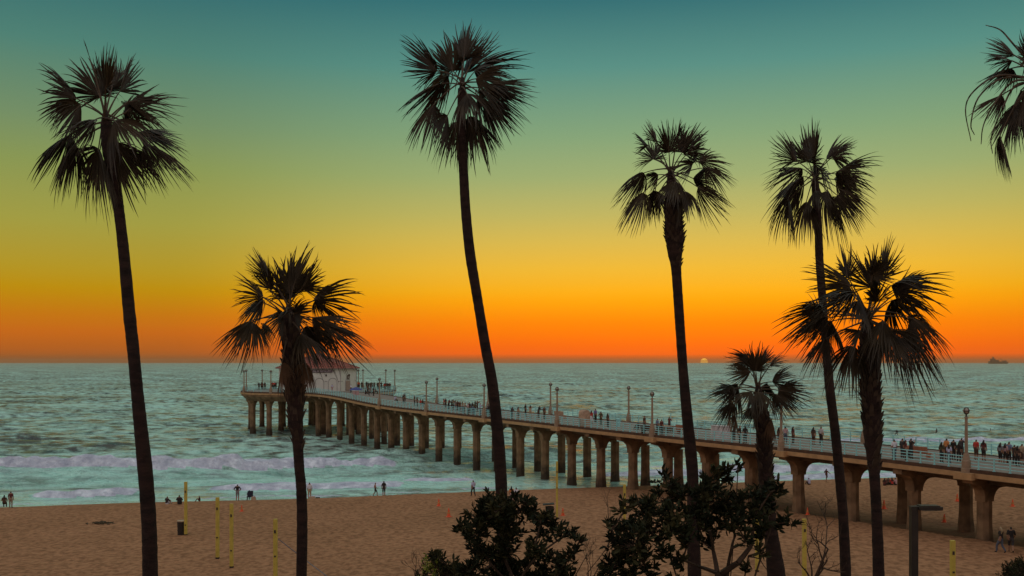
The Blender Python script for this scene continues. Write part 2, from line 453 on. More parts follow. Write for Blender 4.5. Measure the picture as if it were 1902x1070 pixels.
# ------------------------------------------------------------------ materials for the things
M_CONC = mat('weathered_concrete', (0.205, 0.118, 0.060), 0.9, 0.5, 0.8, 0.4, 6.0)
M_TIDE = mat('tidal_concrete', (0.205, 0.118, 0.060), 0.9, 0.5, 0.8, 0.4, 6.0)
def tidal(m):           # mussels and weed grow up to the high-water mark
    t = m.node_tree; b = t.nodes['Principled BSDF']; src = b.inputs['Base Color'].links[0].from_socket
    g = t.nodes.new('ShaderNodeNewGeometry').outputs['Position']; sp = t.nodes.new('ShaderNodeSeparateXYZ'); t.links.new(g, sp.inputs[0])
    n = t.nodes.new('ShaderNodeTexNoise'); n.inputs['Scale'].default_value = 1.3; n.inputs['Detail'].default_value = 5; t.links.new(g, n.inputs[0])
    h = math_node(t, 'ADD', sp.outputs[2], math_node(t, 'MULTIPLY', math_node(t, 'SUBTRACT', n.outputs['Fac'], 0.5), 3.2))
    mr = t.nodes.new('ShaderNodeMapRange'); t.links.new(h, mr.inputs[0]); mr.inputs[1].default_value = 0.9; mr.inputs[2].default_value = 2.3; mr.inputs[3].default_value = 1; mr.inputs[4].default_value = 0
    t.links.new(mixc(t, mr.outputs[0], src, (0.055, 0.036, 0.022)), b.inputs['Base Color'])
tidal(M_TIDE)
M_CONC_DARK = mat('dark_concrete', (0.12, 0.072, 0.040), 0.92, 0.45, 0.7, 0.35, 5.0)  # darker tone for the beams under the deck
M_FASCIA = mat('tan_concrete_edge', (0.42, 0.235, 0.105), 0.85, 0.18, 1.5, 0.2, 8.0)
M_DECK = mat('deck_concrete', (0.22, 0.165, 0.13), 0.85, 0.15, 0.8)
M_KERB = mat('dark_timber_kerb', (0.085, 0.042, 0.024), 0.9, 0.3, 2.0)
M_RAIL = mat('turquoise_rail_paint', (0.30, 0.60, 0.58), 0.45, 0.15, 3.0)
M_LAMP = mat('lamp_post_concrete', (0.29, 0.19, 0.12), 0.8, 0.15, 3.0)
M_DARKIRON = mat('dark_iron', (0.05, 0.035, 0.028), 0.6, 0.2, 6.0)
M_GLOBE = mat('frosted_globe', (0.38, 0.30, 0.23), 0.35, 0.1, 3.0, spec=0.5)
M_WALL = mat('off_white_plaster', (0.60, 0.575, 0.50), 0.85, 0.08, 0.8)
M_WALLLINE = mat('grey_trim', (0.34, 0.31, 0.28), 0.8, 0.1, 2.0)
M_TILE = mat('red_roof_tile', (0.24, 0.066, 0.042), 0.85, 0.3, 2.5)
M_SIGN = mat('dark_sign_board', (0.10, 0.055, 0.075), 0.6, 0.1, 3.0)
M_LETTER = mat('pale_lettering', (0.6, 0.52, 0.5), 0.7, 0.05, 3.0)
M_YELLOW = mat('yellow_painted_wood', (0.50, 0.37, 0.065), 0.7, 0.15, 3.0)
M_CONE = mat('orange_cone_plastic', (0.75, 0.10, 0.03), 0.5, 0.1, 3.0)
M_BIN = mat('dark_bin', (0.028, 0.019, 0.015), 0.7, 0.25, 5.0)
M_STREET = mat('bronze_lamp_paint', (0.035, 0.022, 0.015), 0.55, 0.2, 5.0)
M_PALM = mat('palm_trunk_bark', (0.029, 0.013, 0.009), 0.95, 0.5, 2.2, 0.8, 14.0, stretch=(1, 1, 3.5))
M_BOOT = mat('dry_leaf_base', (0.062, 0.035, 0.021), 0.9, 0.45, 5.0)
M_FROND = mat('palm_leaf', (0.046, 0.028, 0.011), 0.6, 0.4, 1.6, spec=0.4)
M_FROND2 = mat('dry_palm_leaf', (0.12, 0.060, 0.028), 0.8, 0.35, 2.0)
M_PETIOLE = mat('leaf_stalk', (0.075, 0.042, 0.020), 0.6, 0.25, 3.0)
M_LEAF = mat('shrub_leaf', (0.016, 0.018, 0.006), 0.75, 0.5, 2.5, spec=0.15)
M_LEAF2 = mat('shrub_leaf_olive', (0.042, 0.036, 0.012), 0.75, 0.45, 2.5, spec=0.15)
M_LEAF3 = mat('yellow_green_leaf', (0.24, 0.25, 0.03), 0.55, 0.3, 3.0)
M_TWIG = mat('shrub_bark', (0.060, 0.034, 0.020), 0.9, 0.3, 5.0)
M_KELP = mat('dry_kelp', (0.07, 0.05, 0.025), 0.9, 0.4, 4.0)
M_STEEL = mat('rope_grey', (0.16, 0.14, 0.15), 0.7, 0.1, 3.0)

# ------------------------------------------------------------------ pier
ZR_PIX = [(1902, 891), (1700, 865.5), (1540, 846), (1180, 808.5), (1000, 788), (800, 766), (709, 756), (645, 743), (612, 734.5)]
prof_u = []
for x, y in ZR_PIX:                       # deck rim height where each line of sight meets the pier's near edge
    k = (x - CX) / F
    e0 = pier_pt(0, -OV)
    u = (k * e0.y - e0.x) / (PD.x - k * PD.y)
    d = e0.y + PD.y * u
    prof_u.append((u, H - (y - HY) / F * d))
prof_u.sort()
PC = Vector(((593 - CX) / F * 220.6, 220.6)); PR = 16.8          # round head of the pier
Z_HEAD = 8.75
u_head = (PC - P0).dot(PD)
prof_u = [(-80.0, prof_u[0][1] - 0.05)] + prof_u + [(u_head - 17.5, Z_HEAD), (u_head + 30, Z_HEAD)]
prof_u.sort()
us_ = np.array([p[0] for p in prof_u]); zs_ = np.array([p[1] for p in prof_u])
def rim_z(u):
    return float(np.mean(np.interp(np.linspace(u - 9, u + 9, 13), us_, zs_)))
DECK = 0.20                               # deck surface above the rim line
U0, U1 = -6 * BAY, u_head - PR * 0.93
pier = thing('pier', (pier_pt(0, CW / 2).x, pier_pt(0, CW / 2).y, 0), 'long concrete pier on paired columns running out over the surf', 'pier')
PO = Vector(pier.location)
def W(u, v, z):
    p = pier_pt(u, v); return Vector((p.x, p.y, z)) - PO
def sweep(prof, name, m, u0=U0, u1=U1, step=2.0):
    """prof: closed list of (v, dz) swept along the pier following the deck height"""
    n = max(2, int((u1 - u0) / step) + 1); mb = MB(); vs = []
    for u in np.linspace(u0, u1, n):
        z = rim_z(u)
        vs += [W(u, v, z + dz) for v, dz in prof]
    k = len(prof)
    fs = [(i * k + j, i * k + (j + 1) % k, (i + 1) * k + (j + 1) % k, (i + 1) * k + j) for i in range(n - 1) for j in range(k)]
    fs += [tuple(range(k))[::-1], tuple((n - 1) * k + j for j in range(k))]
    mb.add(vs, fs); return mb.build(name, m, pier)
VA, VB = -OV, CW + OV
sweep([(VA + 0.05, -0.42), (VB - 0.05, -0.42), (VB - 0.05, DECK), (VA + 0.05, DECK)], 'deck_slab', M_DECK)
for v0, s in ((VA, -1), (VB, 1)):
    sweep([(v0 + s * 0.10, -0.36), (v0 - s * 0.35, -0.36), (v0 - s * 0.35, -0.0), (v0 + s * 0.10, -0.0)], 'edge_beam', M_FASCIA)
    sweep([(v0 + s * 0.04, 0.004), (v0 - s * 0.22, 0.004), (v0 - s * 0.22, 0.27), (v0 + s * 0.04, 0.27)], 'kerb', M_KERB)
for v in (-0.0, CW * 0.33, CW * 0.67, CW):
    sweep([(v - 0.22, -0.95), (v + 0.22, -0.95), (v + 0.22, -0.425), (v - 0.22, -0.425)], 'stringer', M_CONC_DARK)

def bent_mesh():
    """cross beam with haunched ends and an arched soffit, in (v, z) with the thickness along u"""
    half = 0.42; pts = []
    top = -0.43; r = 0.52                     # column half width
    ar = 1.0                                 # haunch radius
    low = -1.28                               # soffit at mid span
    pr = [(VA + 0.12, top), (VB - 0.12, top), (VB - 0.12, top - 0.38)]
    def haunch(vc, sgn):                      # quarter curve from beam soffit down to the column face
        return [(vc + sgn * (r + ar * (1 - math.sin(a))), low - ar * (1 - math.cos(a))) for a in np.linspace(0, math.pi / 2, 7)]
    right_out = [(VB - 0.12, top - 0.38), (CW + r + 0.55, -1.02), (CW + r + 0.14, -1.40), (CW + r, -1.85)]
    pr = [(VA + 0.12, top), (VB - 0.12, top)] + right_out + [(CW - r, low - ar)]
    pr += haunch(CW, -1)[::-1]
    pr += haunch(0, 1)
    pr += [(-r, low - ar)] + [(CW - v, z) for v, z in right_out[::-1]]
    out = []
    for p in pr:
        if not out or (abs(p[0] - out[-1][0]) + abs(p[1] - out[-1][1])) > 1e-4: out.append(p)
    return out, half
BPROF, BH = bent_mesh()
def oct_col(z0, z1):
    mb = MB()
    h = z1 - z0
    mb.lathe([(0.66, 0), (0.66, 1.3), (0.60, 1.9), (0.56, 2.5), (0.545, h * 0.6), (0.545, h)], (0, 0, 0), 8, phase=math.pi / 8)
    return mb
nb = int((U1 - U0) / BAY) + 1
for i in range(nb):
    k = i - 6
    u = k * BAY
    if u > U1: break
    z = rim_z(u)
    mb = MB()
    n = len(BPROF)
    vs = [W(u - BH, v, z + dz) for v, dz in BPROF] + [W(u + BH, v, z + dz) for v, dz in BPROF]
    fs = [tuple(range(n)), tuple(range(n, 2 * n))[::-1]] + [(j, j + n, (j + 1) % n + n, (j + 1) % n) for j in range(n)]
    # a concave cap polygon: triangulate by bridging through a fan of quads per side is left to Blender
    mb.add(vs, fs); mb.build('crossbeam', M_CONC, pier)
    for v in (0.0, CW):
        p = W(u, v, 0)
        wz = gz((p + PO).x, (p + PO).y)
        z0 = min(wz, 0) - 1.0 if wz < 0.3 else wz - 0.9
        mb = oct_col(z0, z - 1.28 - 0.9)
        
        me = mb.mesh('column', [M_TIDE if z0 < 0 else M_CONC])
        link('column', me, pier, (p.x, p.y, z0), (0, 0, math.atan2(PN.y, PN.x)))
# round head
hx, hy = PC.x - PO.x, PC.y - PO.y
NS = 32
MB().lathe([(PR - 0.3, -0.42), (PR - 0.05, -0.36), (PR - 0.05, DECK), (0.05, DECK)], (hx, hy, Z_HEAD), NS).build('head_deck', M_DECK, pier)
def ringprof(pairs, name, m):
    mb = MB(); vs = []; n = NS; k = len(pairs)
    for j in range(n):
        a = 2 * math.pi * j / n
        vs += [(hx + r * math.cos(a), hy + r * math.sin(a), Z_HEAD + z) for r, z in pairs]
    fs = [(j * k + i, j * k + (i + 1) % k, ((j + 1) % n) * k + (i + 1) % k, ((j + 1) % n) * k + i) for j in range(n) for i in range(k)]
    mb.add(vs, fs); return mb.build(name, m, pier)
ringprof([(PR + 0.1, -0.36), (PR - 0.35, -0.36), (PR - 0.35, 0), (PR + 0.1, 0)], 'edge_beam', M_FASCIA)
ringprof([(PR + 0.04, 0.004), (PR - 0.2, 0.004), (PR - 0.2, 0.27), (PR + 0.04, 0.27)], 'kerb', M_KERB)
ringprof([(PR - 0.1, -0.425), (PR - 0.1, -0.7), (PR - 1.3, -1.7), (PR - 2.6, -1.7), (PR - 2.6, -0.425)], 'ring_beam', M_CONC)
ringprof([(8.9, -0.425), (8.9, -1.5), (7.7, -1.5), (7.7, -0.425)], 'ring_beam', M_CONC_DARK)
for ring, cnt, ph in ((PR - 1.95, 14, 0.10), (8.3, 8, 0.3)):
    for j in range(cnt):
        a = 2 * math.pi * j / cnt + ph
        x, y = hx + ring * math.cos(a), hy + ring * math.sin(a)
        z0, z1 = -1.0, Z_HEAD - (1.7 if ring > 10 else 1.5)
        h = z1 - z0
        mb = MB().lathe([(0.68, 0), (0.66, 1.6), (0.56, 2.2), (0.55, h - 1.5), (0.70, h - 0.7), (1.15, h)], (0, 0, 0), 8, phase=math.pi / 8)
        link('column', mb.mesh('column', [M_TIDE]), pier, (x, y, z0))
# railings: five rails and a post every fifth of a bay
def rail_tube(path, name='rail', r=0.030):
    MB().tube(path, r, 5).build(name, M_RAIL, pier)
RH = [0.48, 0.71, 0.94, 1.17]
post_me = MB().box((0, 0, 0.47), (0.075, 0.075, 0.94)).box((0, 0, 0.015), (0.16, 0.16, 0.03)).mesh('railing_post', [M_RAIL])
for v0 in (VA + 0.09, VB - 0.09):
    for rh in RH:
        rail_tube([W(u, v0, rim_z(u) + rh) for u in np.linspace(U0, U1 + 0.6, 110)])
    for i in range(int((U1 + BAY * 1.2) / (BAY / 5)) + 1):
        u = -BAY * 1.2 + i * BAY / 5 + 0.3
        if u > U1: break
        p = W(u, v0, rim_z(u) + 0.27)
        link('railing_post', post_me, pier, p, (0, 0, math.atan2(PD.y, PD.x)))
# head railing leaves a gap where the pier meets it
ga = math.atan2(-PD.y, -PD.x); gw = math.asin((CW / 2 + OV) / PR) - 0.02
for rh in RH:
    rail_tube([Vector((hx + (PR - 0.09) * math.cos(ga + a), hy + (PR - 0.09) * math.sin(ga + a), Z_HEAD + rh)) for a in np.linspace(gw, 2 * math.pi - gw, 60)])
for j in range(38):
    a = ga + gw + (2 * math.pi - 2 * gw) * (j + 0.5) / 38
    link('railing_post', post_me, pier, (hx + (PR - 0.09) * math.cos(a), hy + (PR - 0.09) * math.sin(a), Z_HEAD + 0.27), (0, 0, a))

# ------------------------------------------------------------------ pier lamp posts
lamp_base = MB().lathe([(0.37, 0), (0.37, 0.30), (0.33, 0.34), (0.33, 0.86), (0.28, 0.95), (0.20, 1.35), (0.15, 1.45)], n=8, phase=math.pi / 8).mesh('base', [M_LAMP])
lamp_pole = MB().lathe([(0.13, 0), (0.125, 0.4), (0.10, 2.55), (0.145, 2.58), (0.145, 2.66), (0.07, 2.70)], n=8, phase=math.pi / 8).mesh('pole', [M_LAMP])
lamp_neck = MB().lathe([(0.10, 0), (0.06, 0.06), (0.05, 0.16), (0.12, 0.20), (0.12, 0.23)], n=8).mesh('neck', [M_DARKIRON])
def sphere_mb(r, n=12, h=8, c=(0, 0, 0)):
    return MB().lathe([(max(0.004, r * math.sin(math.pi * i / h)), -r * math.cos(math.pi * i / h)) for i in range(h + 1)], c, n)
lamp_globe = sphere_mb(0.215).mesh('globe', [M_GLOBE], True)
def ring_mb(r, t, axis):
    mb = MB(); n = 16
    pts = []
    for j in range(n + 1):
        a = 2 * math.pi * j / n
        pts.append({'z': (r * math.cos(a), r * math.sin(a), 0), 'x': (0, r * math.cos(a), r * math.sin(a)), 'y': (r * math.cos(a), 0, r * math.sin(a))}[axis])
    return mb.tube(pts, t, 5, cap=False)
cage = MB()
for ax in 'xyz':
    g = ring_mb(0.245, 0.030, ax); cage.add(g.v, g.f)
lamp_cage = cage.mesh('cage', [M_DARKIRON])
def lamp(p, label, rz=0.0):
    t = thing('lamp_post', p, label, 'lamp post', 'lamp posts along the pier', rz)
    link('base', lamp_base, t); link('pole', lamp_pole, t, (0, 0, 1.45))
    link('neck', lamp_neck, t, (0, 0, 4.14))
    gl = link('globe', lamp_globe, t, (0, 0, 4.57)); link('cage', lamp_cage, gl)
    return t
arz = math.atan2(PD.y, PD.x)
near_lab = {0: 'tall globe lamp post on the near rail, nearest the camera, at right',
            3: 'globe lamp post on the near rail partly hidden behind the short stout palm',
            6: 'globe lamp post on the near rail, nearest left of the fourth tall palm',
            9: 'globe lamp post on the near rail beside the low tan bench mid-pier',
            12: 'globe lamp post on the near rail touching the leaning middle palm trunk',
            15: 'globe lamp post on the near rail at the left end of the long crowd',
            18: 'globe lamp post on the near rail before the right rim of the pier head'}
far_lab = {0: 'globe lamp post on the far rail at the right edge of the picture',
           3: 'globe lamp post on the far rail half hidden by the big shaggy palm',
           6: 'globe lamp post on the far rail behind the short stout palm fronds',
           9: 'globe lamp post on the far rail right of the person in purple',
           12: 'globe lamp post on the far rail just left of the low tan bench',
           15: 'globe lamp post on the far rail beside its twin left of the crowd',
           18: 'globe lamp post on the far rail at the right rim of the pier head'}
for k in (0, 3, 6, 9, 12, 15, 18):
    u = k * BAY
    p = pier_pt(u, VA + 0.0)
    lamp((p.x, p.y, rim_z(u) - 0.05 + 0.02), near_lab[k], arz)
    MB().box((0, 0, 0), (1.5, 0.7, 0.5)).build('lamp_bracket', M_FASCIA, pier).matrix_local = Matrix.Translation(W(u, VA - 0.12, rim_z(u) - 0.27)) @ Matrix.Rotation(arz, 4, 'Z')
    if k:
        p = pier_pt(u, VB - 0.0)
        lamp((p.x, p.y, rim_z(u) - 0.03), far_lab[k], arz)
for x, d_, lb in ((452, 2, 'leftmost globe lamp post on the rim of the pier head'), (466, -8, 'second globe lamp post from the left on the pier head rim'),
             (476, 9, 'third globe lamp post from the left on the pier head rim'), (514, -13.5, 'globe lamp post left of the shaggy palm trunk on the pier head rim'),
             (663, 15.0, 'globe lamp post close against the right wall of the round building'), (670, 14.2, 'globe lamp post a step right of the round building'),
             (712, 9.6, 'left of the two close-set globe lamp posts behind the pier head crowd'), (731, 4.2, 'rightmost globe lamp post on the pier head rim')):
    Y = PC.y + d_; X = (x - CX) / F * Y
    v = Vector((X - PC.x, Y - PC.y))
    v = v.normalized() * (PR - 0.02)
    lamp((PC.x + v.x, PC.y + v.y, Z_HEAD - 0.03), lb)

# ------------------------------------------------------------------ round building
rh_c = Vector(((590 - CX) / F * 220.6, 220.6, Z_HEAD + DECK))
rb = thing('round_building', rh_c, 'white octagonal building with red tiled roof on the pier head', 'building')
RC = 8.55; WH = 4.95
ang0 = -math.pi / 2 + R(46.5)
def oc(k, r): a = ang0 + k * math.pi / 4; return Vector((r * math.cos(a), r * math.sin(a), 0))
for k in range(8):
    a_, b_ = oc(k, RC), oc(k + 1, RC)
    ins = 0.95
    mb = MB().add([a_, b_, b_ * ins, a_ * ins] + [p + Vector((0, 0, WH)) for p in (a_, b_, b_ * ins, a_ * ins)],
                  [(3, 2, 1, 0), (4, 5, 6, 7), (0, 1, 5, 4), (1, 2, 6, 5), (2, 3, 7, 6), (3, 0, 4, 7)])
    wl = mb.build('wall', M_WALL, rb)
    d = (b_ - a_).normalized(); nrm_ = Vector((d.y, -d.x, 0)); L = (b_ - a_).length
    if k in (6, 7, 0):
        # arched recess outlines, string course, small lanterns
        for q in ((0.28, 0.72) if k != 0 else (0.42,)):
            c = a_ + d * (L * q) + nrm_ * 0.03
            r_ = 0.95; pts = [c - d * r_ + Vector((0, 0, 0.1)), c - d * r_ + Vector((0, 0, 1.9))]
            pts += [c + d * (-r_ * math.cos(t)) + Vector((0, 0, 1.9 + r_ * math.sin(t))) for t in np.linspace(0.2, math.pi - 0.2, 8)]
            pts += [c + d * r_ + Vector((0, 0, 1.9)), c + d * r_ + Vector((0, 0, 0.1))]
            MB().tube(pts, 0.065, 4).build('arch_moulding', M_WALLLINE, wl)
        for q0, q1 in ((0.02, 0.10), (0.46, 0.54), (0.90, 0.98)):
            p, q = a_ + d * (L * q0) + nrm_ * 0.02, a_ + d * (L * q1) + nrm_ * 0.02
            MB().tube([p + Vector((0, 0, 2.15)), q + Vector((0, 0, 2.15))], 0.07, 4).build('string_course', M_WALLLINE, wl)
        for q in (0.5,):
            p = a_ + d * (L * q) + nrm_ * 0.12 + Vector((0, 0, 3.45))
            MB().lathe([(0.04, -0.26), (0.17, -0.1), (0.17, 0.12), (0.04, 0.26)], p, 6).build('wall_lantern', M_DARKIRON, wl)
        p = a_ + d * (L * 0.985) + nrm_ * 0.06
        MB().tube([p, p + Vector((0, 0, WH - 0.2))], 0.06, 5).build('downpipe', M_WALLLINE, wl)
    if k == 0:      # door and life ring
        c = a_ + d * (L * 0.42) + nrm_ * 0.04
        mb = MB().add([c - d * 0.8, c + d * 0.8, c + d * 0.8 + Vector((0, 0, 2.2)), c - d * 0.8 + Vector((0, 0, 2.2))] +
                      [q + nrm_ * 0.06 for q in (c - d * 0.8, c + d * 0.8, c + d * 0.8 + Vector((0, 0, 2.2)), c - d * 0.8 + Vector((0, 0, 2.2)))],
                      [(0, 1, 2, 3), (4, 5, 6, 7), (0, 1, 5, 4), (1, 2, 6, 5), (2, 3, 7, 6), (3, 0, 4, 7)])
        dr = mb.build('door', mat('door_paint', (0.34, 0.24, 0.19), 0.7), wl)
        MB().tube([c + nrm_ * 0.12 + Vector((0, 0, 3.0)) + (d * math.cos(t) + Vector((0, 0, math.sin(t)))) * 0.45 for t in np.linspace(0, 2 * math.pi, 15)], 0.09, 5).build('life_ring', M_KERB, wl)
# roof: each slope is a fan of tile courses
RE = RC + 0.75
for k in range(8):
    a_, b_ = oc(k, RE), oc(k + 1, RE)
    slope = None
    mb = MB(); nco = 9
    for j in range(nco):
        t0, t1 = j / nco, (j + 1) / nco
        z0 = WH - 0.05 + 3.25 * t0; z1 = WH - 0.05 + 3.25 * t1
        p, q, r2, s2 = a_ * (1 - t0) , b_ * (1 - t0), b_ * (1 - t1 * 0.999), a_ * (1 - t1 * 0.999)
        up = Vector((0, 0, 1))
        mb.add([p + up * z0, q + up * z0, q + up * (z0 + 0.10), p + up * (z0 + 0.10), r2 + up * (z1 + 0.04), s2 + up * (z1 + 0.04)],
               [(0, 1, 2, 3), (3, 2, 4, 5)])
    mb.build('roof_slope', M_TILE, rb)
    MB().tube([a_ + Vector((0, 0, WH + 0.06)), Vector((0, 0, WH + 3.30))], 0.10, 5).build('ridge_tile', M_TILE, rb)
MB().lathe([(RE - 0.05, WH - 0.16), (RE - 0.05, WH - 0.06), (0.2, WH - 0.06)], n=8, phase=ang0).build('eave', M_WALLLINE, rb)
MB().lathe([(0.25, WH + 3.2), (0.18, WH + 3.5), (0.05, WH + 3.75)], n=8).build('finial', M_TILE, rb)
# sign board with lettering on the wall that faces the pier
a_, b_ = oc(7, RC), oc(8, RC); d = (b_ - a_).normalized(); nn = Vector((d.y, -d.x, 0))
sc_ = a_ + d * ((b_ - a_).length * 0.36) + nn * 0.16 + Vector((0, 0, 4.35))
sgn = MB().box((0, 0, 0), (4.5, 0.10, 0.62)).build('sign_board', M_SIGN, rb)
sgn.location = sc_; sgn.rotation_euler = (0, 0, math.atan2(d.y, d.x))
tcu = bpy.data.curves.new('sign_letters', 'FONT'); tcu.body = 'AQUARIUM & CAFE'; tcu.size = 0.52; tcu.align_x = 'CENTER'; tcu.align_y = 'CENTER'; tcu.extrude = 0.01
to = bpy.data.objects.new('tmp_text', tcu); col.objects.link(to)
bpy.context.view_layer.update()
tme = bpy.data.meshes.new_from_object(to.evaluated_get(bpy.context.evaluated_depsgraph_get()))
bpy.data.objects.remove(to)
tme.materials.clear(); tme.materials.append(M_LETTER)
link('lettering', tme, sgn, (0, -0.065, 0), (R(90), 0, 0), (0.88, 1, 1))

# ------------------------------------------------------------------ palms
def smooth_path(pts, n=10):
    """Catmull-Rom through (x, y, w) triples"""
    P = [np.array(p, float) for p in pts]; P = [2 * P[0] - P[1]] + P + [2 * P[-1] - P[-2]]
    out = []
    for i in range(1, len(P) - 2):
        for t in np.linspace(0, 1, n, endpoint=False):
            a, b, c, e = P[i - 1], P[i], P[i + 1], P[i + 2]
            out.append(0.5 * (2 * b + (c - a) * t + (2 * a - 5 * b + 4 * c - e) * t * t + (3 * b - a - 3 * c + e) * t ** 3))
    out.append(P[-2]); return out

boot_mes = []
for sd_ in range(4):
    rr_ = random.Random(sd_)
    w = 0.085 * rr_.uniform(0.85, 1.15); h = 0.24 * rr_.uniform(0.8, 1.25)
    tip = rr_.uniform(0.07, 0.14)
    v = [(-w, -0.015, -0.10), (w, -0.015, -0.10), (w * 0.75, tip * 0.6, h * 0.55), (-w * 0.75, tip * 0.6, h * 0.55), (w * 0.35, tip, h), (-w * 0.35, tip, h),
         (-w * 0.8, -0.03, h * 0.4), (w * 0.8, -0.03, h * 0.4)]
    boot_mes.append(MB().add(v, [(0, 1, 2, 3), (3, 2, 4, 5), (0, 3, 6), (1, 7, 2), (5, 4, 7, 6), (3, 5, 6), (2, 7, 4)]).mesh('leaf_base', [M_BOOT if sd_ else M_PALM]))

def frond(base, tip, w, rng, parent, origin, hub, dry=False, vdir=None):
    u = tip - base; base = base - u * (0.0 if dry or w < 0.1 else 0.16); u = tip - base; L = u.length; u = u.normalized()
    view = (base - Vector((0, 0, H))).normalized()
    s = u.cross(view); s = s.normalized() if s.length > 1e-3 else Vector((1, 0, 0))
    n = s.cross(u)
    cphi = min(1.0, w / 0.50)
    phi = math.acos(cphi) * rng.choice((-1, 1))
    s, n = s * math.cos(phi) + n * math.sin(phi), n * math.cos(phi) - s * math.sin(phi)
    if n.z < 0: fold_dir = n
    else: fold_dir = -n
    al = R(rng.uniform(84, 104)) if w > 0.3 else R(rng.uniform(60, 80))
    if w < 0.1: al = R(8)
    ns = max(5, int(44 * al / R(90)))
    mb = MB()
    g = L * rng.uniform(0.14, 0.34)
    if dry: g *= 1.3
    fold = rng.uniform(0.35, 0.8)
    fr = [0.02, 0.22, 0.44, 0.60, 0.76, 0.90, 1.0]
    wd = [1.0, 1.0, 0.96, 0.66, 0.40, 0.22, 0.0]
    wind = Vector((rng.uniform(-0.05, 0.05), 0, 0)) * L
    sweep_ = rng.uniform(0.30, 0.52)
    for i in range(ns):
        a = -al + 2 * al * (i + 0.5) / ns + rng.uniform(-0.012, 0.012)
        Li = L * (0.46 + 0.54 * max(0.0, math.cos(a * 0.88))) * rng.uniform(0.76, 1.10)
        if rng.random() < 0.06: Li *= rng.uniform(0.55, 0.8)
        sgn_ = 1 if a > 0 else -1
        def dirf(b):
            fb = fold * abs(math.sin(b))
            return u * math.cos(b) + (s * (math.cos(fb) * sgn_) + fold_dir * math.sin(fb)) * abs(math.sin(b))
        tang = (-u * math.sin(a) + s * math.cos(a))
        pitch = 2 * al / ns
        drp = g * (0.55 + 0.65 * abs(a) / al) * rng.uniform(0.5, 1.9)
        curl = tang * (rng.gauss(0, 0.10) * L)
        lift = n * (L * 0.02)
        vs = []
        for r_, q in zip(fr, wd):
            c = base + dirf(a * (1 - sweep_ * r_)) * (Li * r_) + Vector((0, 0, -drp * r_ ** 2.6)) + curl * max(0, r_ - 0.5) ** 2 * 2 + wind * r_ ** 2
            hw = min(r_, 0.62) * Li * pitch * 0.5 * q * 1.04 + (0.002 if q else 0)
            vs += [c - tang * hw, c + lift * min(1, r_ * 2.2) * q, c + tang * hw]
        k = 3; fs = []
        for j in range(len(fr) - 1):
            o_ = j * 3
            fs += [(o_, o_ + 1, o_ + 4, o_ + 3), (o_ + 1, o_ + 2, o_ + 5, o_ + 4)]
        mb.add([v - origin for v in vs], fs)
    fo = mb.build('frond', M_FROND2 if dry else M_FROND, parent)
    if dry: fo['label'] = 'dry brown hanging frond'
    # stalk: arches out of the crown to the blade
    mid = (hub + base) * 0.5 + Vector((0, 0, (base - hub).length * (0.10 if not dry else 0.05)))
    pts = [hub * (1 - t) ** 2 + mid * 2 * t * (1 - t) + base * t * t for t in (0, 0.25, 0.5, 0.75, 1.0)] + [base + u * L * 0.25]
    MB().tube([p - origin for p in pts], [0.034, 0.025, 0.020, 0.017, 0.015, 0.006], 5).build('stalk', M_PETIOLE, fo)
    return fo

